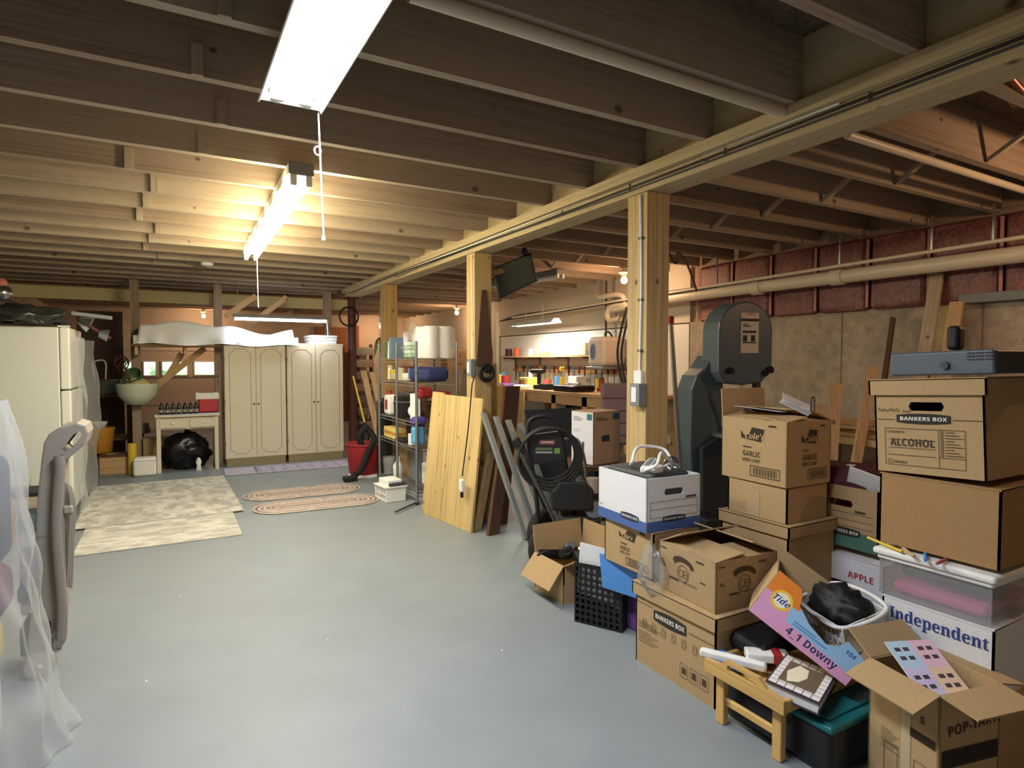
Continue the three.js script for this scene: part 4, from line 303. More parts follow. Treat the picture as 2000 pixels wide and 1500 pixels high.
{ const t = thing('yellow_broom', 'yellow handled broom leaning behind the red bin', 'broom'); bar(pD(690, 735, 7.2), pD(712, 825, 7.0), .011, .011, mat.yellow, 'handle', t, true); const bq = pD(716, 872, 6.95); bar(pD(712, 825, 7.0), bq, .02, .02, mat.black, 'head_socket', t, true); bar(bq, V(bq.x + .02, .04, bq.z), .011, .011, mat.yellow, 'handle', t, true); part('brush', R(.24, .07, .05, .01), mat.black, t, [bq.x + .02, .036, bq.z]); }
['pale pine plank leaning beside the steel column', 'second pine plank leaning behind the first', 'dark plank leaning against the steel column'].forEach((l, i) => { const x = 2.17 + i * .11; board('leaning_plank', l, [[x + .12, 0, -7.4], [x + .19, 0, -7.4], [x + .04, [1.12, 1.1, .95][i], -7.75], [x - .03, [1.12, 1.1, .95][i], -7.75]], .02, [mat.pine, mat.pine, mat.darkwood][i], 'plank'); });
{ const p = pZ(733, 830, ZB + 1.2); const t = thing('utility_rack', 'narrow metal rack with small drawers against the far pink wall', 'rack', [p.x, 0, ZB + .3]); for (const s of [-1, 1]) part('rail', B(.03, 1.6, .25, s * .2, .8, 0), mat.beige, t); for (let i = 0; i < 6; i++) part('drawer', B(.36, .16, .24, 0, .2 + i * .25, 0), i % 2 ? mat.grey : mat.beige, t); const q = thing('wall_cabinet', 'small pine wall cabinet with two doors beyond the rack', 'cabinet', [pZ(893, 705, -9.6).x, pZ(893, 722, -9.6).y, -9.6]); part('carcass', B(.5, .34, .25, 0, .17, 0), mat.pine, q); for (const s of [-1, 1]) { const d = part('door', B(.23, .3, .015, s * .12, .17, .132), mat.pine, q); part('knob', S(.012, s * .03, .1, .15), mat.darkwood, d); } const s = thing('upright_sweeper', 'black upright sweeper standing by the far door', 'sweeper', [pZ(706, 850, -8.6).x, 0, -8.6]); part('stick', C(.012, .012, 1.0, 8, 0, .55, 0), mat.black, s, null, [0, 0, .1]); part('body', R(.22, .3, .16, .05, 0, .2, 0), mat.black, s); part('grip', tube([[-.1, 1.03, 0], [-.12, 1.12, 0], [-.06, 1.17, 0]], .015), mat.black, s); const tz = snap(-9.0), tp = pZ(742, 672, tz), tpl = thing('trailing_plant', 'dry yellow green plant hanging near the far bulb', 'plant', tp); for (let i = 0; i < 14; i++) part('stem', tube([[0, .1, 0], [.05 * Math.cos(i * 2.4), .06, .05 * Math.sin(i * 2.4)], [.09 * Math.cos(i * 2.4), -.08 - .01 * i, .09 * Math.sin(i * 2.4)]], .006, 5, 8), M('#8a9a4a', .9), tpl); part('string', C(.003, .003, JB - tp.y - .1, 6, 0, .1 + (JB - tp.y - .1) / 2, 0), mat.paper, tpl); }

/* ================= WARDROBES, LOFT SHELF, DESK ================= */
const WZ = -7.85, WX = .565, WH = 1.45;
['cream painted wardrobe with lined doors standing beside the small desk', 'cream painted wardrobe with lined doors standing beside the steel column'].forEach((l, i) => { const w = .68; const t = thing('wardrobe', l, 'wardrobe', [WX + w / 2 + i * (w + .016), 0, WZ - .28]); part('carcass', B(w, WH - .09, .55, 0, (WH - .09) / 2 + .09, 0), mat.cream, t); part('plinth', B(w - .02, .09, .53, 0, .045, .01), mat.creamD, t); part('cornice', R(w + .01, .02, .57, .005, 0, WH + .005, 0), mat.cream, t); for (const s of [-1, 1]) { const d = part('door', R(w / 2 - .006, WH - .11, .02, .004), mat.cream, t, [s * w / 4, (WH + .09) / 2, .286]); const a = w / 4 - .055, b = (WH - .11) / 2 - .05, r = .05; const P = []; for (const [sx, sy, st] of [[1, 1, 0], [-1, 1, 1], [-1, -1, 2], [1, -1, 3]]) { const q = [[sx * a, sy * (b - r)], [sx * (a - r * .35), sy * (b - r * .9)], [sx * (a - r * .9), sy * (b - r * .35)], [sx * (a - r), sy * b]]; if (sx * sy < 0) q.reverse(); P.push(...q); } const m = P.map(([x, y]) => V(x, y, .0105)); m.push(m[0].clone()); const cp = new THREE.CurvePath(); for (let k = 0; k < m.length - 1; k++) cp.add(new THREE.LineCurve3(m[k], m[k + 1])); part('moulding_line', new THREE.TubeGeometry(cp, 160, .0028, 6), M('#8d8168', .6), d); part('knob', [S(.011, -s * (w / 4 - .025), -.03, .02), C(.005, .005, .02, 8, 0, 0, 0).rotateX(Math.PI / 2).translate(-s * (w / 4 - .025), -.03, .012)], mat.darkwood, d); for (const y of [-.5, 0, .5]) part('hinge', B(.008, .05, .006, s * (w / 4 - .004), y, .011), mat.creamD, d); } });
{ const g = sgroup('trim_2'); for (const [px, z] of [[265, -8.3], [427, -8.3], [640, -8.6]]) { const p = pZ(px, 700, z); part('stud', B(.09, JB, .09, p.x, JB / 2, z), mat.joist2, g); } const br = (a, b, z) => bar(pZ(...a, z), pZ(...b, z), .07, .035, mat.pine, 'brace', g); br([290, 765], [400, 680], -8.33); br([328, 735], [355, 690], -8.36); br([440, 618], [500, 578], -8.33); br([480, 640], [560, 580], -8.4); part('painted_girder', B(4.1, .15, .12, .3, pZ(300, 580, -9.2).y, -9.2), M('#d8cc9a', .6), g); }
{ const a = pZ(262, 672, -8.0), t = thing('loft_shelf', 'wooden loft shelf board carried by studs over the desk', 'shelf', [0, a.y, -8.2]); part('board', B(.95, .022, .6, a.x + .45, -.011, 0), mat.pine, t); for (const x of [a.x + .02, a.x + .5]) part('bracket', B(.03, .1, .5, x, -.07, 0), mat.pine, t);
  ['black flat case lying under the white sheet on the loft shelf', 'black boxy case under the white sheet on the loft shelf'].forEach((l, i) => single('dark_case', R(.22 + i * .06, .05 + .03 * i, .3, .01), mat.black, l, 'case', [a.x + .2 + i * .3, a.y + .03 + i * .015, -8.08]));
  const W = 1.72, N = 80, K = 26, g = new THREE.PlaneGeometry(W, .95, N, K), p = g.attributes.position; const lump = x => .12 + .05 * Math.sin(x * 3.1 + .6) + .05 * Math.max(0, Math.sin(x * 5.3 - 1.1)) + .07 * Math.exp(-((x - 1.0) ** 2) / .05); for (let i = 0; i < p.count; i++) { const u = p.getX(i) + W / 2, v = .475 - p.getY(i); const front = Math.max(0, v - .62) * .3; const h = lump(u) * Math.min(1, .3 + v * 2) * (u < .06 || u > W - .06 ? .3 : 1); const fold = .018 * Math.sin(u * 26 + 3 * Math.sin(u * 5)) * Math.min(1, front * 6); const q = Math.min(1, Math.max(0, v - .62) / .33); p.setXYZ(i, u, (h + .02) * (1 - q) - .035 * q + .012 * q * Math.sin(u * 9), -8.5 + Math.min(v, .62) + fold * 2.2 * q + q * .06); } g.computeVertexNormals(); single('dust_sheet', g, M('#dfe2e6', .9, { side: THREE.DoubleSide }), 'white cotton sheet draped over lumpy things on the loft shelf and wardrobe', 'sheet', [a.x + .0, a.y + .03, 0.05]);
  const f = pZ(712 - 62, 662, -7.95); for (let i = 0; i < 3; i++) single('folded_sheet', R(.34, .035, .34, .015), mat.sheet, ['lowest folded white linen on top of the wardrobe', 'middle folded white linen on top of the wardrobe', 'topmost folded white linen on top of the wardrobe'][i], 'linen', [1.72, WH + .035 + i * .037, -8.1], [0, .05 * i, 0], 'folded linens on the wardrobe'); }
{ const t = thing('small_desk', 'cream painted small desk with two drawers and white knobs', 'desk', [.18, 0, -8.0]); const w = .62, h = .63, d = .42; for (const sx of [-1, 1]) for (const sz of [-1, 1]) part('leg', B(.04, h - .02, .04, sx * (w / 2 - .02), (h - .02) / 2, sz * (d / 2 - .02)), mat.cream, t); part('apron', B(w - .04, .13, d - .04, 0, h - .085, 0), mat.cream, t); part('top', R(w + .03, .022, d + .03, .005, 0, h, 0), mat.cream, t); for (const s of [-1, 1]) { const q = part('drawer', R(w / 2 - .05, .095, .018, .004, s * w / 4 - s * .005, h - .085, d / 2), mat.cream, t); part('knob', S(.013, s * w / 4, h - .08, d / 2 + .02), mat.white, q); } part('cloth', R(w + .035, .006, d + .02, .003, 0, h + .014, .01), M('#cfd8e6', .9), t);
  const bt = thing('dark_bottle', 'dark glass bottle with pale label in the row on the desk', 'bottle', [-.08, .65, -7.88], 0, 'bottles on the desk'); part('bottle', lathe([[0, 0], [.024, 0], [.025, .07], [.01, .1], [.01, .12], [0, .12]], 14), mat.blackG, bt); part('label', C(.0255, .0255, .035, 14, 0, .035, 0), M('#8f8a84', .8), bt); part('cap', C(.011, .011, .015, 10, 0, .125, 0), mat.dgrey, bt); for (let i = 1; i < 7; i++) { const c = bt.clone(); c.name = numbered('dark_bottle'); c.position.x += i * .058; c.position.z += .012 * (i % 2); scene.add(c); }
  single('red_chest', R(.2, .15, .22, .01), M('#b3242c', .5), 'bright red box on the desk below the white tray', 'box', [.4, .73, -8.02]); const w2 = thing('white_tray', 'shallow white tray box on top of the red box', 'tray', [.39, .808, -8.02]); part('tray_body', [B(.24, .005, .2, 0, 0, 0), B(.24, .07, .005, 0, .035, .1), B(.24, .07, .005, 0, .035, -.1), B(.005, .07, .2, .12, .035, 0), B(.005, .07, .2, -.12, .035, 0)], mat.white, w2); part('contents', R(.18, .04, .14, .02, 0, .05, 0), mat.black, w2);
  const bag = ico(.24, 4), p = bag.attributes.position; for (let i = 0; i < p.count; i++) { const k = 1 + .5 * (nf3(p.getX(i) * .9, p.getY(i) + p.getZ(i) * .8) - .5); p.setXYZ(i, p.getX(i) * k * 1.05, Math.max(0, p.getY(i) * k * .9 + .2), p.getZ(i) * k * .7); } bag.computeVertexNormals(); single('rubbish_bag', bag, M('#0f0f12', .35), 'shiny black plastic bag under the small desk', 'bag', [.16, 0, -8.02]); single('white_figurine', lathe([[0, 0], [.035, 0], [.02, .05], [.03, .1], [.015, .14], [0, .15]]), mat.white, 'small white ornament standing under the desk', 'ornament', [.28, 0, -7.8]); }
carton('floor_carton', 'open brown carton behind the white cooler', { w: .2, d: .3, h: .35, x: -.28, z: -8.3, m: mat.card2 });
{ const t = thing('white_cooler', 'small white rounded cooler on the floor by the desk', 'cooler', [pY(283, 931).x, 0, pY(283, 931).z - .1]); part('cooler_body', R(.22, .2, .18, .03, 0, .1, 0), mat.white, t); part('lid_line', B(.222, .004, .182, 0, .17, 0), mat.grey, t); const r = thing('paper_roll', 'upright roll of yellow paper next to the cooler', 'roll', [pY(258, 930).x, 0, -7.9]); part('roll', C(.045, .045, .34, 18, 0, .17, 0), mat.yellow, r); part('core', C(.02, .02, .342, 12, 0, .17, 0), mat.card, r); const s = thing('step_stool', 'low dark wooden step with a green leaf on it', 'stool', [pY(225, 925).x, 0, -8.1]); part('top', R(.3, .025, .25, .004, 0, .2, 0), mat.darkwood, s); part('front_board', B(.28, .19, .02, 0, .095, .11), mat.pine, s); part('leg', B(.02, .19, .22, -.13, .095, 0), mat.darkwood, s); part('leg', B(.02, .19, .22, .13, .095, 0), mat.darkwood, s); single('paper_leaf', B(.1, .003, .07), M('#a8c46a', .8), 'light green paper scrap on the wooden step', 'paper', [s.position.x - .04, .216, -8.08], [0, .6, .05]); }
{ const z = -8.3, c = pZ(270, 765, z); const t = thing('green_basin', 'pale green plastic basin full of crumpled paper strapped to the stud', 'basin', [c.x, c.y, z + .16]); part('basin', lathe([[0, -.13], [.1, -.12], [.18, -.02], [.2, .1], [.215, .1], [.195, -.03], [.11, -.135], [0, -.145]], 28), M('#c5cdb8', .5), t); const g = ico(.12, 3), p = g.attributes.position; for (let i = 0; i < p.count; i++) { const k = 1 + .6 * (nf3(p.getX(i) * 2, p.getY(i) * 2 + p.getZ(i)) - .5); p.setXYZ(i, p.getX(i) * k, p.getY(i) * k * .7, p.getZ(i) * k); } g.computeVertexNormals(); part('crumpled_paper', g, M('#c9c68a', .8), t, [0, .08, 0]); part('tin_pail', lathe([[0, 0], [.09, 0], [.1, .12], [.09, .12], [.08, .01], [0, .01]]), mat.green, t, [-.02, .13, -.06], [.9, 0, .3]); const w = thing('wire_bundle', 'tangle of rusty wire and cord hanging from the loft shelf end', 'wire', pZ(236, 696, -7.95)); for (let i = 0; i < 5; i++) part('wire_loop', new THREE.TorusGeometry(.06 + i * .012, .006, 6, 20), mat.redwood, w, [.01 * i, -.05 - .03 * i, .01 * i], [.3 * i, .5 * i, i]); const d = thing('metal_junk', 'dark metal machine part under the basin', 'machine part', [pZ(265, 840, -8.1).x + .04, .0, -8.5]); part('body', [C(.08, .1, .12, 14, 0, .45, 0), C(.03, .03, .4, 10, 0, .2, 0), C(.12, .12, .02, 16, 0, .01, 0)], M('#3a332e', .5, { metalness: .5 }), d); }
{ const z = -8.9; const b = thing('yellow_bucket', 'orange yellow bucket with a white bowl on top near the fridge', 'bucket', [pZ(195, 880, z + .55).x, pZ(195, 880, z + .55).y - .02, z + .55]); const h = .26; part('bucket', lathe([[0, 0], [.12, 0], [.145, h], [.152, h], [.152, h + .02], [.14, h + .02], [.115, .01], [0, .01]]), M('#c98f2e', .55), b); part('bowl', lathe([[0, h], [.05, h], [.085, h + .09], [.08, h + .09], [.045, h + .01], [0, h + .01]]), mat.paper, b); const t = thing('work_table', 'dark wooden work table behind the fridge carrying a green crate', 'table', [pZ(205, 800, z).x, 0, z - .1]); part('table_top', R(.6, .04, .5, .005, 0, .83, 0), mat.darkwood, t); part('shelf', R(.58, .03, .48, .005, 0, .3, 0), mat.darkwood, t); for (const sx of [-1, 1]) for (const sz of [-1, 1]) part('leg', B(.06, .82, .06, sx * .26, .41, sz * .2), mat.darkwood, t); const c = thing('green_crate', 'dark green plastic crate on the wooden work table', 'crate', [pZ(195, 770, z).x, .852, z - .05]); part('crate_body', [B(.42, .16, .008, 0, .08, .15), B(.42, .16, .008, 0, .08, -.15), B(.008, .16, .3, .21, .08, 0), B(.008, .16, .3, -.21, .08, 0), B(.42, .008, .3, 0, .004, 0)], M('#4d5f50', .6), c); part('rim', R(.45, .02, .33, .006, 0, .165, 0), M('#4d5f50', .6), c); part('handle_frame', tube([[-.05, .17, 0], [-.06, .38, 0], [.05, .4, 0], [.06, .17, 0]], .01), mat.white, c); single('white_jug', lathe([[0, 0], [.06, 0], [.065, .16], [.02, .22], [.022, .25], [0, .25]]), mat.white, 'white plastic jug on the wooden work table', 'jug', [pZ(228, 790, z).x + .12, .852, z + .1]); single('hardboard_sheet', B(.5, 1.9, .02), M('#5a463c', .8, { map: rep(T.mottle, 4.8, 1.2) }), 'brown hardboard panel standing behind the fridge', 'panel', [pZ(197, 700, -9.6).x, .95, -9.6]); }

/* ================= RUGS ================= */
{ const rm = M('#d3d2ca', .95, { map: rep(T.rug, 1.2, .55) }); single('flat_rug', R(1.0, .009, .86, .003), rm, 'pale mottled rug with the straight edge nearest the open floor', 'rug', [-.06, .005, -5.15], [0, .0, 0]); single('flat_rug', R(1.16, .008, 1.75, .003), rm, 'larger pale mottled rug overlapping the smaller one toward the desk', 'rug', [-.07, .0142, -6.32], [0, .015, 0]);
  single('runner_rug', R(1.5, .008, .46, .003), M('#c9c5d0', .95, { map: canv(512, 160, (x, w, h) => { x.fillStyle = '#dcd9e0'; x.fillRect(0, 0, w, h); x.strokeStyle = '#8f89a0'; x.lineWidth = 5; x.strokeRect(8, 8, w - 16, h - 16); for (let i = 0; i < 16; i++) for (let j = 0; j < 4; j++) { x.beginPath(); x.arc(24 + i * 31, 28 + j * 34, 9 + (i + j) % 3 * 3, 0, 4.4); x.stroke(); } }) }), 'long patterned lavender runner in front of the wardrobes', 'rug', [1.27, .006, -7.45], [0, -.04, 0]);
  ['oval braided rug nearest the plywood sheet', 'oval braided rug nearest the wardrobes'].forEach((l, k) => { const a = k ? pY(593, 962) : pY(622, 985); const t = thing('braided_rug', l, 'rug', [a.x, 0, a.z], -.04); const cols = ['#96867c', '#c4bab0', '#85736c', '#bdb0a5', '#917f78', '#cbc1b7']; for (let i = 0; i < 10; i++) { const r = .02 + i * .0215, L = .31; const pts = []; for (let j = 0; j <= 40; j++) { const an = j / 40 * 2 * Math.PI; pts.push(V(Math.cos(an) * r + (Math.cos(an) > 0 ? L : -L), .007, Math.sin(an) * r)); } const g = new THREE.TubeGeometry(new THREE.CatmullRomCurve3(pts, true, 'catmullrom', .1), 90, .0115, 6, true); g.scale(1, .6, 1); const P = g.attributes.position; for (let q = 0; q < P.count; q++) P.setY(q, P.getY(q) + .003 + .0012 * Math.sin(P.getX(q) * 190 + P.getZ(q) * 190)); g.computeVertexNormals(); part('braid_ring', g, M(cols[i % 6], .95), t); } }); }

/* ================= FRIDGE, CARPET CLEANER, PLASTIC COVER ================= */
{ const z0 = -6.0; const t = thing('fridge', 'tall off white refrigerator seen from its side by the wall', 'refrigerator', [-.69, 0, z0 - .4]); part('cabinet', R(.68, 1.5, .76, .012, -.41, .77, 0), mat.fridge, t); part('freezer_door', R(.07, .5, .76, .015, -.033, 1.27, 0), M('#e2e4dc', .4), t); part('fridge_door', R(.07, .98, .76, .015, -.033, .52, 0), M('#e2e4dc', .4), t); part('door_gap', B(.012, 1.46, .74, -.073, .77, 0), mat.dgrey, t); part('top_hinge', R(.08, .015, .05, .004, -.04, 1.528, .34), mat.fridge, t); part('kick_plate', B(.6, .05, .74, -.4, .03, 0), mat.black, t);
  const N = 40, g = new THREE.PlaneGeometry(1.0, 1.42, N, N), p = g.attributes.position; for (let i = 0; i < p.count; i++) { const u = p.getX(i) + .5, y = p.getY(i) + .71; const b = .04 + .03 * Math.sin(u * 9) + .05 * Math.exp(-((y - .8) ** 2) / .1) * u; p.setXYZ(i, b + .01 * Math.sin(y * 14 + u * 6), y + .02, .42 - u * 1.2); } g.computeVertexNormals(); single('plastic_cover', g, mat.film, 'translucent white plastic sheet hanging over the refrigerator front', 'plastic sheet', [-.69, 0, z0 - .42]);
  const bag = ico(.2, 4), q = bag.attributes.position; for (let i = 0; i < q.count; i++) { const k = 1 + .7 * (nf3(q.getX(i) * 1.4, q.getY(i) + q.getZ(i) * 1.1) - .5); q.setXYZ(i, q.getX(i) * k * 1.5, Math.max(0, q.getY(i) * k * .5 + .05), q.getZ(i) * k); } bag.computeVertexNormals(); single('dark_plastic_bag', bag, MP('#3a3a36', .2, { transmission: .3, thickness: 0 }), 'dark plastic wrapped bundle on top of the refrigerator', 'bundle', [-1.0, 1.54, -6.15]);
  const l = thing('chrome_lamp_head', 'silver and dark red lamp heads piled on the refrigerator corner', 'lamp head', [-.62, 1.56, -6.35]); part('shade', C(.03, .07, .09, 14), mat.chrome, l, [0, .02, 0], [0, 0, 1.1]); part('arm', C(.015, .015, .3, 10), mat.maroon, l, [.06, -.03, -.05], [0, .4, 1.0]); part('reflector', C(.03, .055, .07, 14), mat.steel, l, [.13, -.08, -.06], [.4, 0, 1.3]); part('bar', R(.3, .035, .05, .01), mat.grey, l, [.05, .08, -.02], [0, .2, -.1]);
  const c = carton('wrapped_carton', 'brown carton with torn black tape in front of the refrigerator', { w: .3, d: .5, h: .32, x: -1.25, z: -5.5 }); part('black_tape', B(.5, .03, .302, 0, .31, 0), mat.black, c); single('clear_pouch', R(.26, .14, .2, .06), mat.clear, 'crumpled clear pouch on the brown carton by the refrigerator', 'pouch', [-1.0, .4, -5.45]); }
{ const z = -3.1, P = (x, y) => { const q = pZ(x, y, z); return [q.x, q.y]; }; const t = thing('carpet_cleaner', 'upright beige carpet cleaner with looped handle, hose and round wheel', 'carpet cleaner'); const body = M('#9b9288', .5);
  part('spine', ext([[74, 1228], [80, 1100], [84, 977], [92, 900], [97, 862], [106, 846], [125, 834], [155, 826], [168, 830], [172, 842], [166, 862], [148, 878], [130, 892], [122, 904], [122, 985], [124, 1195], [107, 1228]].map(a => P(...a)), .2, .008, [[[128, 872], [148, 845], [162, 838], [165, 846], [150, 866], [134, 878]].map(a => P(...a))]), body, t, [0, 0, z - .12]);
  const bx = (n, x0, y0, x1, y1, d, m, r = .012) => { const a = P(x0, y0), b = P(x1, y1); return part(n, R(Math.abs(b[0] - a[0]), Math.abs(a[1] - b[1]), d, r), m, t, [(a[0] + b[0]) / 2, (a[1] + b[1]) / 2, z]); }; bx('clear_tank', 40, 980, 118, 1035, .2, mat.clear); bx('foam', 44, 1000, 80, 1033, .15, mat.green); bx('front_panel', 46, 1034, 84, 1180, .22, body); bx('navy_tank', 48, 1056, 84, 1140, .24, mat.navy); bx('tank_rim', 46, 1132, 87, 1152, .25, mat.dgrey, .005); bx('brush_head', 50, 1205, 108, 1250, .26, mat.black);
  part('hose', tube([[124, 882], [126, 905], [122, 960], [120, 1020], [124, 1090], [130, 1170], [128, 1225]].map(a => V(...P(...a), z + .12)), .019, 12, 60), M('#8b8379', .65), t); for (let k = 0; k < 3; k++) part('cord', tube([[136, 935], [143, 960], [141, 1060], [137, 1130], [132, 1060], [131, 970], [136, 935]].map(([x, y]) => V(...P(x + k * 2, y + k * 6), z + .1 - .03 * k)), .005, 6, 50), M('#8f887c', .6), t); part('cord_hook', R(.03, .03, .03, .006), body, t, [...P(140, 985), z + .1]);
  for (const dz of [-.14, .13]) { const c = P(91, 1274); const w = part('wheel', C(.052, .052, .03, 24).rotateX(Math.PI / 2), M('#8f877c', .6), t, [c[0], .052, z + dz]); part('hub', C(.008, .008, .034, 10).rotateX(Math.PI / 2), mat.white, w); } }
{ const z = -2.35; const t = thing('garment_stack', 'covered pile of dark blue, red and yellow clothes under plastic', 'clothes'); const col = ['#1c2740', '#5a1c28', '#c9b46a', '#d6d2c6']; [[0, .78, .35, 0], [1, .52, .16, .0], [2, .35, .16, -.03], [3, .14, .26, -.04]].forEach(([c, y, h, dx]) => part('folded_garment', R(.24, h, .22, .05, -.575 + dx, y, z - .1), M(col[c], .9), t)); part('inner_stand', B(.14, .9, .2, -.62, .45, z - .1), mat.dgrey, t);
  const N = 60, g = new THREE.PlaneGeometry(1, 1, N, N), p = g.attributes.position; for (let i = 0; i < p.count; i++) { const u = p.getX(i) + .5, v = p.getY(i) + .5, y = v * 1.12; const a = (u - .5) * 2.6 + .5; const fl = Math.exp(-y * 7); const r = .15 + .1 * Math.pow(1 - v, .7) + fl * (.045 + .02 * Math.sin(u * 40)) + .012 * Math.sin(u * 34 + 3 * Math.sin(v * 7)) + .008 * Math.sin(v * 22 + u * 9); p.setXYZ(i, -.6 + Math.cos(a) * r, y + .006, z - .1 + Math.sin(a) * r * .95); } g.computeVertexNormals(); single('plastic_drape', g, mat.film, 'clear crinkled plastic drape around the clothes pile spreading on the floor', 'plastic sheet'); single('pink_ball', S(.05), M('#d98a78', .5), 'salmon pink round object on the high ledge by the wall', 'ball', pZ(2, 553, -7.2)); single('foil_bundle', ico(.08, 2), mat.chrome, 'shiny crumpled foil bundle on the wall ledge', 'bundle', pZ(4, 572, -7.2)); }

/* ================= WORKBENCH SIDE ================= */
const BZ0 = -8.2, BZ1 = -4.55, BF = 3.86, BT = .9;
{ const t = thing('workbench', 'long pine workbench along the white panelled wall', 'workbench'); part('bench_top', R(.72, .04, BZ1 - BZ0, .005, BF + .36, BT - .02, (BZ0 + BZ1) / 2), mat.pine, t); part('front_rail', B(.03, .1, BZ1 - BZ0, BF + .03, BT - .09, (BZ0 + BZ1) / 2), mat.pine, t); for (const z of [BZ0 + .05, -7.0, -5.9, -5.3, BZ1 - .05]) for (const x of [BF + .05, BF + .66]) part('leg', B(.07, BT - .04, .09, x, (BT - .04) / 2, z), mat.pine, t); part('lower_shelf', B(.6, .02, 1.5, BF + .35, .25, -5.3), mat.pine, t); part('drawer_shelf', B(.6, .02, .6, BF + .35, .66, -5.6), mat.pine, t); }
{ const t = thing('wall_shelf', 'narrow bracketed shelf on the wall above the bench', 'shelf'); const y = 1.31; part('board', B(.24, .02, 2.4, XR - .14, y, -7.0), mat.pine, t); for (const z of [-8, -7.3, -6.6, -6.0]) { part('bracket', [B(.02, .2, .02, XR - .03, y - .11, z), B(.2, .02, .02, XR - .13, y - .02, z)], mat.dgrey, t); } const r = thing('tool_rail', 'wooden tool rail with slots under the wall shelf', 'rail'); part('rail', B(.05, .04, 3.2, XR - .05, 1.12, -6.4), mat.pine, r); part('back_board', B(.015, .18, 3.2, XR - .022, 1.2, -6.4), mat.beige, r);
  for (let i = 0; i < 26; i++) { const z = -7.9 + i * .115, L = .14 + .16 * ((i * 7) % 5) / 5; const c = thing('hand_tool', ['red', 'yellow', 'black', 'blue', 'brown'][i % 5] + ' handled ' + (i % 4 === 1 ? 'flat bladed' : i % 3 ? 'steel' : 'black shanked') + ' tool hanging in the wooden tool rail', 'tool', [XR - .08, 1.1, z], 0, 'tools in the rail'); part('handle', C(.012, .014, .09, 8, 0, .04, 0), [mat.red, mat.yellow, mat.black, mat.blue, mat.darkwood][i % 5], c); if (i % 4 === 1) part('blade', B(.006, L, .05, 0, -L / 2, 0), mat.steel, c); else part('shank', C(.009, .006, L, 6, 0, -L / 2, 0), i % 3 ? mat.steel : mat.black, c); }
  [['paint_can', 'dark red paint can on the wall shelf', C(.05, .05, .11, 16, 0, .055, 0), mat.maroon, -8.0], ['brush_pot', 'orange pot of brushes on the wall shelf', C(.05, .045, .12, 16, 0, .06, 0), M('#c4603a', .6), -7.75], ['glue_bottle', 'white glue bottle with dark cap on the wall shelf', C(.03, .04, .1, 12, 0, .05, 0), mat.white, -7.35], ['sanding_block', 'tan sanding block on the wall shelf', R(.1, .05, .16, .01, 0, .025, 0), mat.pine, -7.0], ['plastic_tub', 'clear plastic tub on the wall shelf', R(.14, .1, .18, .02, 0, .05, 0), mat.frost, -6.3], ['cream_carton', 'cream carton with yellow lid at the shelf end', R(.14, .15, .16, .01, 0, .075, 0), mat.cream, -6.05]].forEach(([n, l, g, m, z]) => single(n, g, m, l, n.split('_')[1], [XR - .15, y + .011, z])); }
[['yellow_vise', 'yellow tool holder at the far bench end', R(.14, .16, .16, .04, 0, .08, 0), mat.yellow, 4.2, -7.9], ['red_jar', 'red jar on the workbench', C(.06, .06, .14, 16, 0, .07, 0), mat.red, 4.15, -7.55], ['lilac_tray', 'flat lilac tray on the workbench', R(.2, .04, .3, .015, 0, .02, 0), mat.purple, 4.05, -7.4], ['yellow_tub', 'yellow lidded tub on the workbench', R(.16, .13, .22, .01, 0, .065, 0), M('#d8c070', .7), 4.2, -7.0], ['black_box', 'black power tool case on the workbench', R(.3, .07, .44, .02, 0, .035, 0), mat.blackG, 4.05, -5.75], ['battery_pack', 'black battery charger on the workbench', R(.12, .07, .14, .01, 0, .035, 0), mat.black, 4.0, -6.25], ['orange_level', 'long crimson spirit level lying on the workbench', R(.04, .05, .5, .006, 0, .025, 0), mat.red, 4.25, -5.3], ['grey_case', 'grey lumpy tool pouch on the workbench', R(.2, .1, .24, .04, 0, .05, 0), mat.grey, 4.05, -4.95], ['blue_jug', 'blue bottle near the saw end of the bench', C(.04, .05, .18, 14, 0, .09, 0), mat.blue, 4.35, -8.0]].forEach(([n, l, g, m, x, z]) => single(n, g, m, l, n.split('_')[1], [x, BT + .002, z]));
[['spray_can', 'white spray can on the bench by the yellow tub', C(.03, .03, .2, 14, 0, .1, 0), mat.white, 4.35, -7.2], ['pink_tub', 'pink round tub on the bench near the wall', C(.06, .05, .1, 16, 0, .05, 0), mat.pink, 4.4, -6.85], ['blue_can', 'blue can on the bench against the wall', C(.04, .04, .15, 14, 0, .075, 0), mat.blue, 4.4, -6.6], ['steel_plane', 'steel hand plane on the bench', R(.06, .09, .22, .02, 0, .045, 0), mat.steel, 4.28, -6.05], ['white_carton', 'white parts carton on the bench', R(.14, .16, .18, .006, 0, .08, 0), mat.white, 4.42, -6.2], ['amber_bottle', 'amber bottle on the bench', C(.03, .035, .16, 12, 0, .08, 0), M('#8a4a28', .3), 4.3, -5.55], ['yellow_can', 'yellow can on the bench near the level', C(.04, .04, .14, 14, 0, .07, 0), mat.yellow, 4.42, -5.75], ['grey_grinder', 'grey bench grinder on the bench', [C(.07, .07, .05, 18).rotateX(Math.PI / 2).translate(0, .12, -.1), C(.07, .07, .05, 18).rotateX(Math.PI / 2).translate(0, .12, .1), R(.09, .2, .14, .02, 0, .1, 0)], mat.dgrey, 4.35, -5.0], ['brown_mug', 'brown mug of pencils on the bench', C(.035, .035, .1, 14, 0, .05, 0), mat.darkwood, 4.1, -7.0], ['white_rag', 'crumpled white rag on the bench edge', R(.16, .04, .2, .02, 0, .02, 0), mat.paper, 3.98, -6.8]].forEach(([n, l, g, m, x, z]) => single(n, g, m, l, n.split('_')[1], [x, BT + .002, z]));
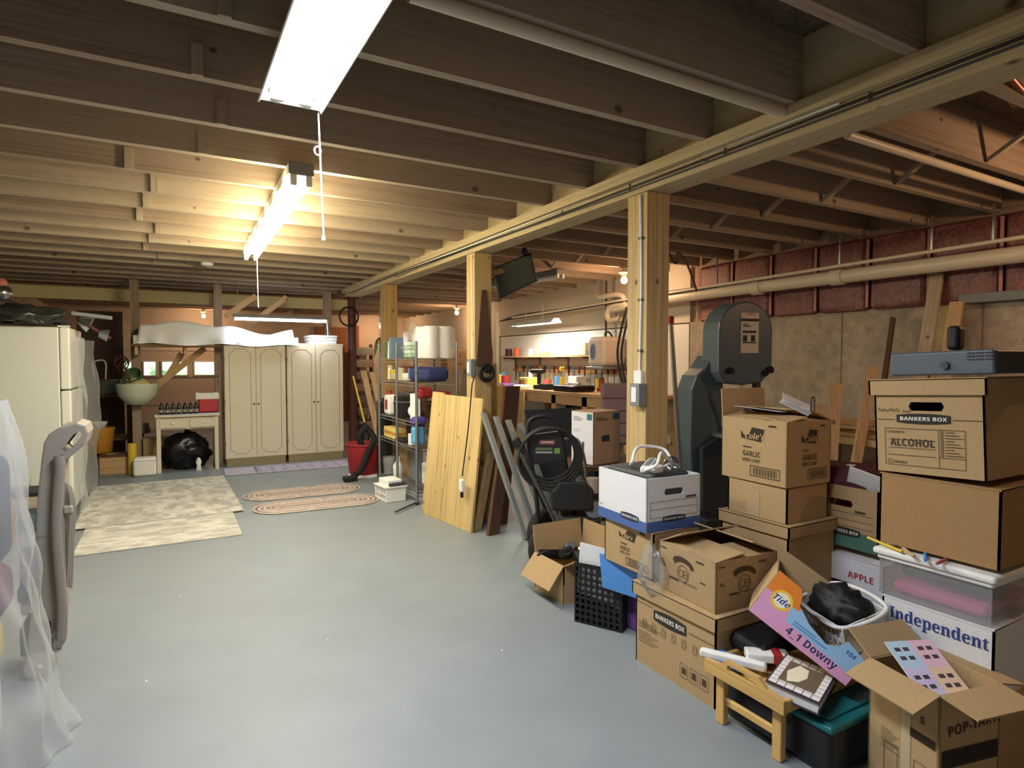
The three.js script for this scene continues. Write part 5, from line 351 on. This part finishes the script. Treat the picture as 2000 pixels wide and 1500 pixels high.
{ const d = thing('cordless_drill', 'black cordless drill standing on its battery on the bench', 'drill', [4.0, BT, -6.45], .4); part('motor', C(.03, .03, .17, 14, 0, .2, 0).rotateX(0), mat.black, d, [0, .0, 0]); d.children[0].geometry.translate(0, -.2, 0); d.children[0].rotation.set(Math.PI / 2, 0, 0); d.children[0].position.set(0, .22, 0); part('grip', R(.035, .14, .04, .012, 0, .13, .02), mat.black, d); part('battery', R(.07, .05, .11, .01, 0, .027, .01), mat.black, d); part('chuck', C(.014, .022, .05, 12).rotateX(-Math.PI / 2), mat.dgrey, d, [0, .22, -.1]); const s = thing('angle_clamp', 'yellow clamp behind the drill on the bench', 'clamp', [4.25, BT, -6.3]); part('clamp_bar', B(.02, .3, .02, 0, .15, 0), mat.steel, s); part('jaw', R(.06, .05, .04, .01, 0, .25, .02), mat.yellow, s); part('trigger', R(.06, .1, .03, .01, 0, .1, .02), mat.yellow, s); }
{ const p = pX(1185, 687, XR - .2); const t = thing('wall_tank', 'white square plastic tank with blue oval label on the wall', 'tank', [p.x, p.y, p.z]); part('tank_body', R(.34, .34, .3, .05), M('#cdbfb4', .5), t); printOn(t, 'L', .12, .2, [-.171, .0, -.04], (x, w, h) => { x.fillStyle = '#5a6684'; x.beginPath(); x.ellipse(w / 2, h / 2, w * .42, h * .46, 0, 0, 6.3); x.fill(); x.strokeStyle = '#aeb6c6'; x.lineWidth = 8; x.stroke(); }, 128); part('bracket', R(.36, .03, .32, .005, 0, -.185, 0), mat.steel, t); part('handle', tube([[-.1, .17, .1], [-.1, .21, .1], [-.05, .22, .1], [.0, .17, .1]], .012), mat.dgrey, t); for (const dz of [-.08, .1]) part('supply_pipe', C(.012, .012, JB - p.y - .17, 10, .05, (JB - p.y) / 2 + .08, dz), dz < 0 ? mat.darkwood : mat.beige, t);
  const h = thing('drain_hose', 'pair of dark hoses looping down beside the tank', 'hose'); for (const k of [0, 1]) part('hose', tube([[1232 - k * 8, 600], [1222 - k * 8, 640], [1214 - k * 8, 690], [1220 - k * 6, 740], [1232 - k * 6, 770]].map(([x, y]) => pX(x, y, XR - .35)), .012, 8, 50), mat.rubber, h); const e = thing('elbow_pipe', 'white plastic elbow pipe above the tank', 'pipe'); part('pipe', tube([[1170, 580], [1215, 578], [1222, 592], [1195, 600], [1186, 612], [1190, 626], [1212, 622]].map(([x, y]) => pX(x, y, XR - .25)), .03, 12, 60), mat.pipe, e); }
{ const t = thing('drain_pipe', 'long cream drain pipe along the insulated wall', 'pipe'); const X = XR - .22; const a = pX(2060, 488, X), b = pX(1310, 582, X); bar(a, b, .052, .052, mat.pipe, 'pipe', t, true); for (const [x, y] of [[1480, 562], [1637, 541]]) { const c = pX(x, y, X), d = part('coupling', C(.062, .062, .09, 18).rotateX(Math.PI / 2), mat.pipe, t, c); } bar(b, pX(1190, 604, X), .05, .05, mat.pipe, 'pipe', t, true);
  const s = thing('thin_pipe', 'thin cream water pipe hung above the drain pipe', 'pipe'); const X2 = XR - .3; bar(pX(2060, 453, X2), pX(1000, 620, X2), .013, .013, mat.pipe, 'pipe', s, true); for (const [x, y] of [[1400, 557], [1640, 519], [1820, 490], [1940, 471]]) { const q = pX(x, y, X2); part('hanger', B(.012, JB - q.y, .012, 0, (JB - q.y) / 2, 0), mat.steel, s, q); }
  const c = thing('ceiling_conduit', 'white conduit crossing under the joists to the beam', 'conduit'); bar(pY(800, -12, JB - .02), pY(1592, 240, JB - .02), .02, .02, mat.pipe, 'conduit', c, true); const d = thing('side_conduit', 'white conduit on the warm lit joists past the beam', 'conduit'); bar(pY(1655, 263, JB - .02), pY(2050, 388, JB - .02), .018, .018, mat.pipe, 'conduit', d, true); const u = thing('copper_pipes', 'bent copper pipes against the orange lit joist', 'pipes'); for (const k of [0, 1]) part('pipe', tube([[1930 + k * 30, 150 - k * 15], [1975 + k * 20, 195 - k * 20], [1990 + k * 15, 205 - k * 20], [2040, 195 - k * 20]].map(([x, y]) => pY(x, y, JB + .02)), .012, 8, 30), M('#8a3f2c', .35, { metalness: .7 }), u);
  const cb = thing('cable_run', 'bundle of black cables strung along the wall above the bench', 'cables'); for (let i = 0; i < 3; i++) part('cable', tube([[975, 628], [1010, 616 + i * 3], [1080, 606 + i * 3], [1150, 596 + i * 2], [1250, 578 + i * 3], [1400, 556 + i * 2]].map(([x, y]) => pX(x, y, XR - .26)), .008, 6, 50), mat.dgrey, cb); }
{ const z = BZ0 - .1; const t = thing('corner_pipe', 'white vertical plastic pipe standing beside the long saw', 'pipe', [pZ(972, 740, -6.0).x, 0, -6.0]); part('pipe', C(.018, .018, .79, 12, 0, 1.378, 0), mat.pipe, t); part('cap', C(.022, .022, .03, 12, 0, 1.78, 0), mat.pipe, t); const b = thing('yellow_vise_block', 'tall pale timber offcut below the hanging pipe', 'timber', [t.position.x, 0, -6.0]); part('timber', B(.12, .98, .12, 0, .49, 0), mat.ply, b); }
board('pale_board', 'pale plywood strip leaning under the workbench', [[3.68, 0, -6.3], [3.68, 0, -6.55], [3.83, .87, -6.72], [3.83, .87, -6.5]], .02, mat.ply, 'board');
{ const t = thing('yellow_crate', 'yellow slotted plastic crate under the workbench', 'crate', [4.02, .262, -5.62]); for (let i = 0; i < 5; i++) part('slat', B(.006, .02, .3, -.12, .03 + i * .042, 0), mat.yellow, t); for (let i = 0; i < 7; i++) part('slat', B(.006, .22, .02, -.122, .11, -.15 + i * .05), mat.yellow, t); part('crate_body', R(.22, .2, .3, .01, 0, .1, 0), M('#3a3520', .8), t); const u = thing('under_bench_bin', 'dark bin of offcuts under the bench', 'bin', [4.15, 0, -5.5]); part('bin_body', R(.4, .22, .5, .02, 0, .112, 0), mat.dgrey, u); const w = thing('under_bench_case', 'blue grey case standing on the floor under the bench', 'case', [4.1, 0, -6.3]); part('case_body', R(.3, .4, .3, .02, 0, .2, 0), M('#46545e', .6), w); for (const [n, l, zz] of [['black_tool_row', 'row of black tools on the drawer shelf under the benchtop', -5.6]]) single(n, R(.3, .09, .5, .03, 0, .05, 0), mat.black, l, 'tools', [4.15, .672, zz]); }
{ const D = 4.0, p = pD(1185, 905, D); const g = carton('appliance_box', 'tall white and brown appliance box standing in front of the bench', { w: .2, d: .25, h: .34, x: p.x - .14, y: p.y, z: p.z - .1, rot: .15, m: M('#b09070', .85), prints: [{ f: 'L', draw: (x, w, h) => { x.fillStyle = '#d5d5e0'; x.fillRect(0, 0, w, h); bars(x, w * .1, h * .1, w * .5, 3, 12, 26, '#5a5f70'); x.fillStyle = '#2f6f7a'; x.fillRect(w * .72, h * .03, w * .24, h * .12); x.fillStyle = '#33343c'; x.fillRect(w * .12, h * .6, w * .2, h * .12); x.fillRect(w * .5, h * .58, w * .1, h * .16); bars(x, w * .1, h * .34, w * .4, 3, 5, 18, '#777'); } }, { f: 'F', draw: (x, w, h) => { bars(x, w * .1, h * .1, w * .5, 2, 12, 26, '#5a4638'); x.fillStyle = '#2f5560'; x.fillRect(w * .72, h * .03, w * .24, h * .12); x.fillStyle = '#33343c'; x.fillRect(w * .3, h * .45, w * .3, h * .12); } }] }); const s = thing('box_stand', 'low dark bench under the appliance box', 'stand', [p.x, 0, p.z - .1], -.5); part('top', B(.4, .03, .4, 0, p.y - .018, 0), mat.darkwood, s); for (const a of [-1, 1]) for (const b of [-1, 1]) part('leg', B(.04, p.y - .03, .04, a * .17, (p.y - .03) / 2, b * .17), mat.darkwood, s);
  const c = thing('desk_chair', 'quilted mauve desk chair behind the appliance box', 'chair', [pD(1226, 840, 4.75).x, 0, pD(1226, 840, 4.75).z], -.6); part('seat', R(.42, .08, .42, .03, 0, .46, 0), M('#6d5658', .8), c); const b = part('backrest', R(.4, .5, .07, .03, 0, .82, -.2), M('#7d6466', .8), c); for (let i = 0; i < 4; i++) part('quilt_seam', B(.38, .006, .004, 0, .65 + i * .1, -.163), mat.maroon, b); part('stem', C(.025, .025, .35, 10, 0, .25, 0), mat.black, c); for (let i = 0; i < 5; i++) { const a = i * 1.257; bar([0, .08, 0], [Math.cos(a) * .25, .04, Math.sin(a) * .25], .02, .02, mat.black, 'leg', c); } }
{ ['long pale board leaning against the concrete wall behind the cartons', 'tan plank leaning next to the long pale board', 'pine plank with knots leaning by the insulation', 'thin reddish strip leaning on the concrete wall'].forEach((l, i) => { const q = [[1820, 535, 1845, 535, 1840, 720, 1812, 720], [1845, 600, 1857, 600, 1850, 720, 1838, 720], [1857, 592, 1884, 590, 1884, 720, 1855, 720], [1742, 620, 1750, 622, 1762, 720, 1752, 720]][i]; const X = XR - .08 - .03 * i; const top = [pX(q[0], q[1], X), pX(q[2], q[3], X)], bot = [pX(q[6], q[7], X - .05), pX(q[4], q[5], X - .05)]; const ext2 = v => { const k = v.clone(); k.y = .75; k.x -= .25; return k; }; board('wall_board', l, [ext2(bot[0]), ext2(bot[1]), top[1], top[0]], .02, [M('#b3a48e', .8, { map: T.wood }), mat.post, mat.pine, mat.darkwood][i], 'board'); });
  const t = thing('lumber_rack', 'rough wooden rack with sawn offcuts against the concrete wall', 'rack', [3.7, 0, -2.2]); part('shelf_top', R(.7, .04, 1.6, .004, .4, .74, -.1), mat.pine, t); for (const z of [-.8, .6]) for (const x of [.1, .7]) part('leg', B(.07, .72, .07, x, .36, z), mat.pine, t); part('lower_shelf', B(.66, .02, 1.5, .4, .3, -.1), mat.darkwood, t);
  const dn = v => V(v.x - .06, .002, v.z), S2 = (px, py, qx, qy, w, l, n) => board('sawn_offcut', l, [dn(pD(px - w, py, 3.7)), dn(pD(px + w, py, 3.7)), pD(qx + w, qy, 3.8), pD(qx - w, qy, 3.8)], .025, n, 'offcut'); S2(1650, 880, 1703, 715, 9, 'tall reddish plank slanting on the lumber rack', mat.pine); S2(1622, 880, 1630, 750, 12, 'jagged sawn offcut with curved edge on the lumber rack', mat.pine); S2(1590, 870, 1596, 790, 9, 'short block offcut on the lumber rack', mat.pine);
  for (let i = 0; i < 4; i++) single('stacked_board', B(.25, .022, .7), mat.pine, ['lowest rough board of the flat pile behind the bandsaw', 'second board up in the flat pile behind the bandsaw', 'third board up in the flat pile behind the bandsaw', 'topmost rough board of the flat pile behind the bandsaw'][i], 'board', [3.95 + (i % 2) * .04, .775 + i * .024, -2.35 + i * .03], [0, .1 * i - .1, 0], 'flat pile of boards'); const pn = thing('electrical_panel', 'grey slim metal panel on the concrete wall top', 'panel', pX(1965, 578, XR - .05)); part('panel_body', R(.06, .06, .5, .006), mat.grey, pn); part('panel_cover', B(.01, .2, .06, -.03, -.15, .24), mat.white, pn); }
renderer.render(scene, camera);
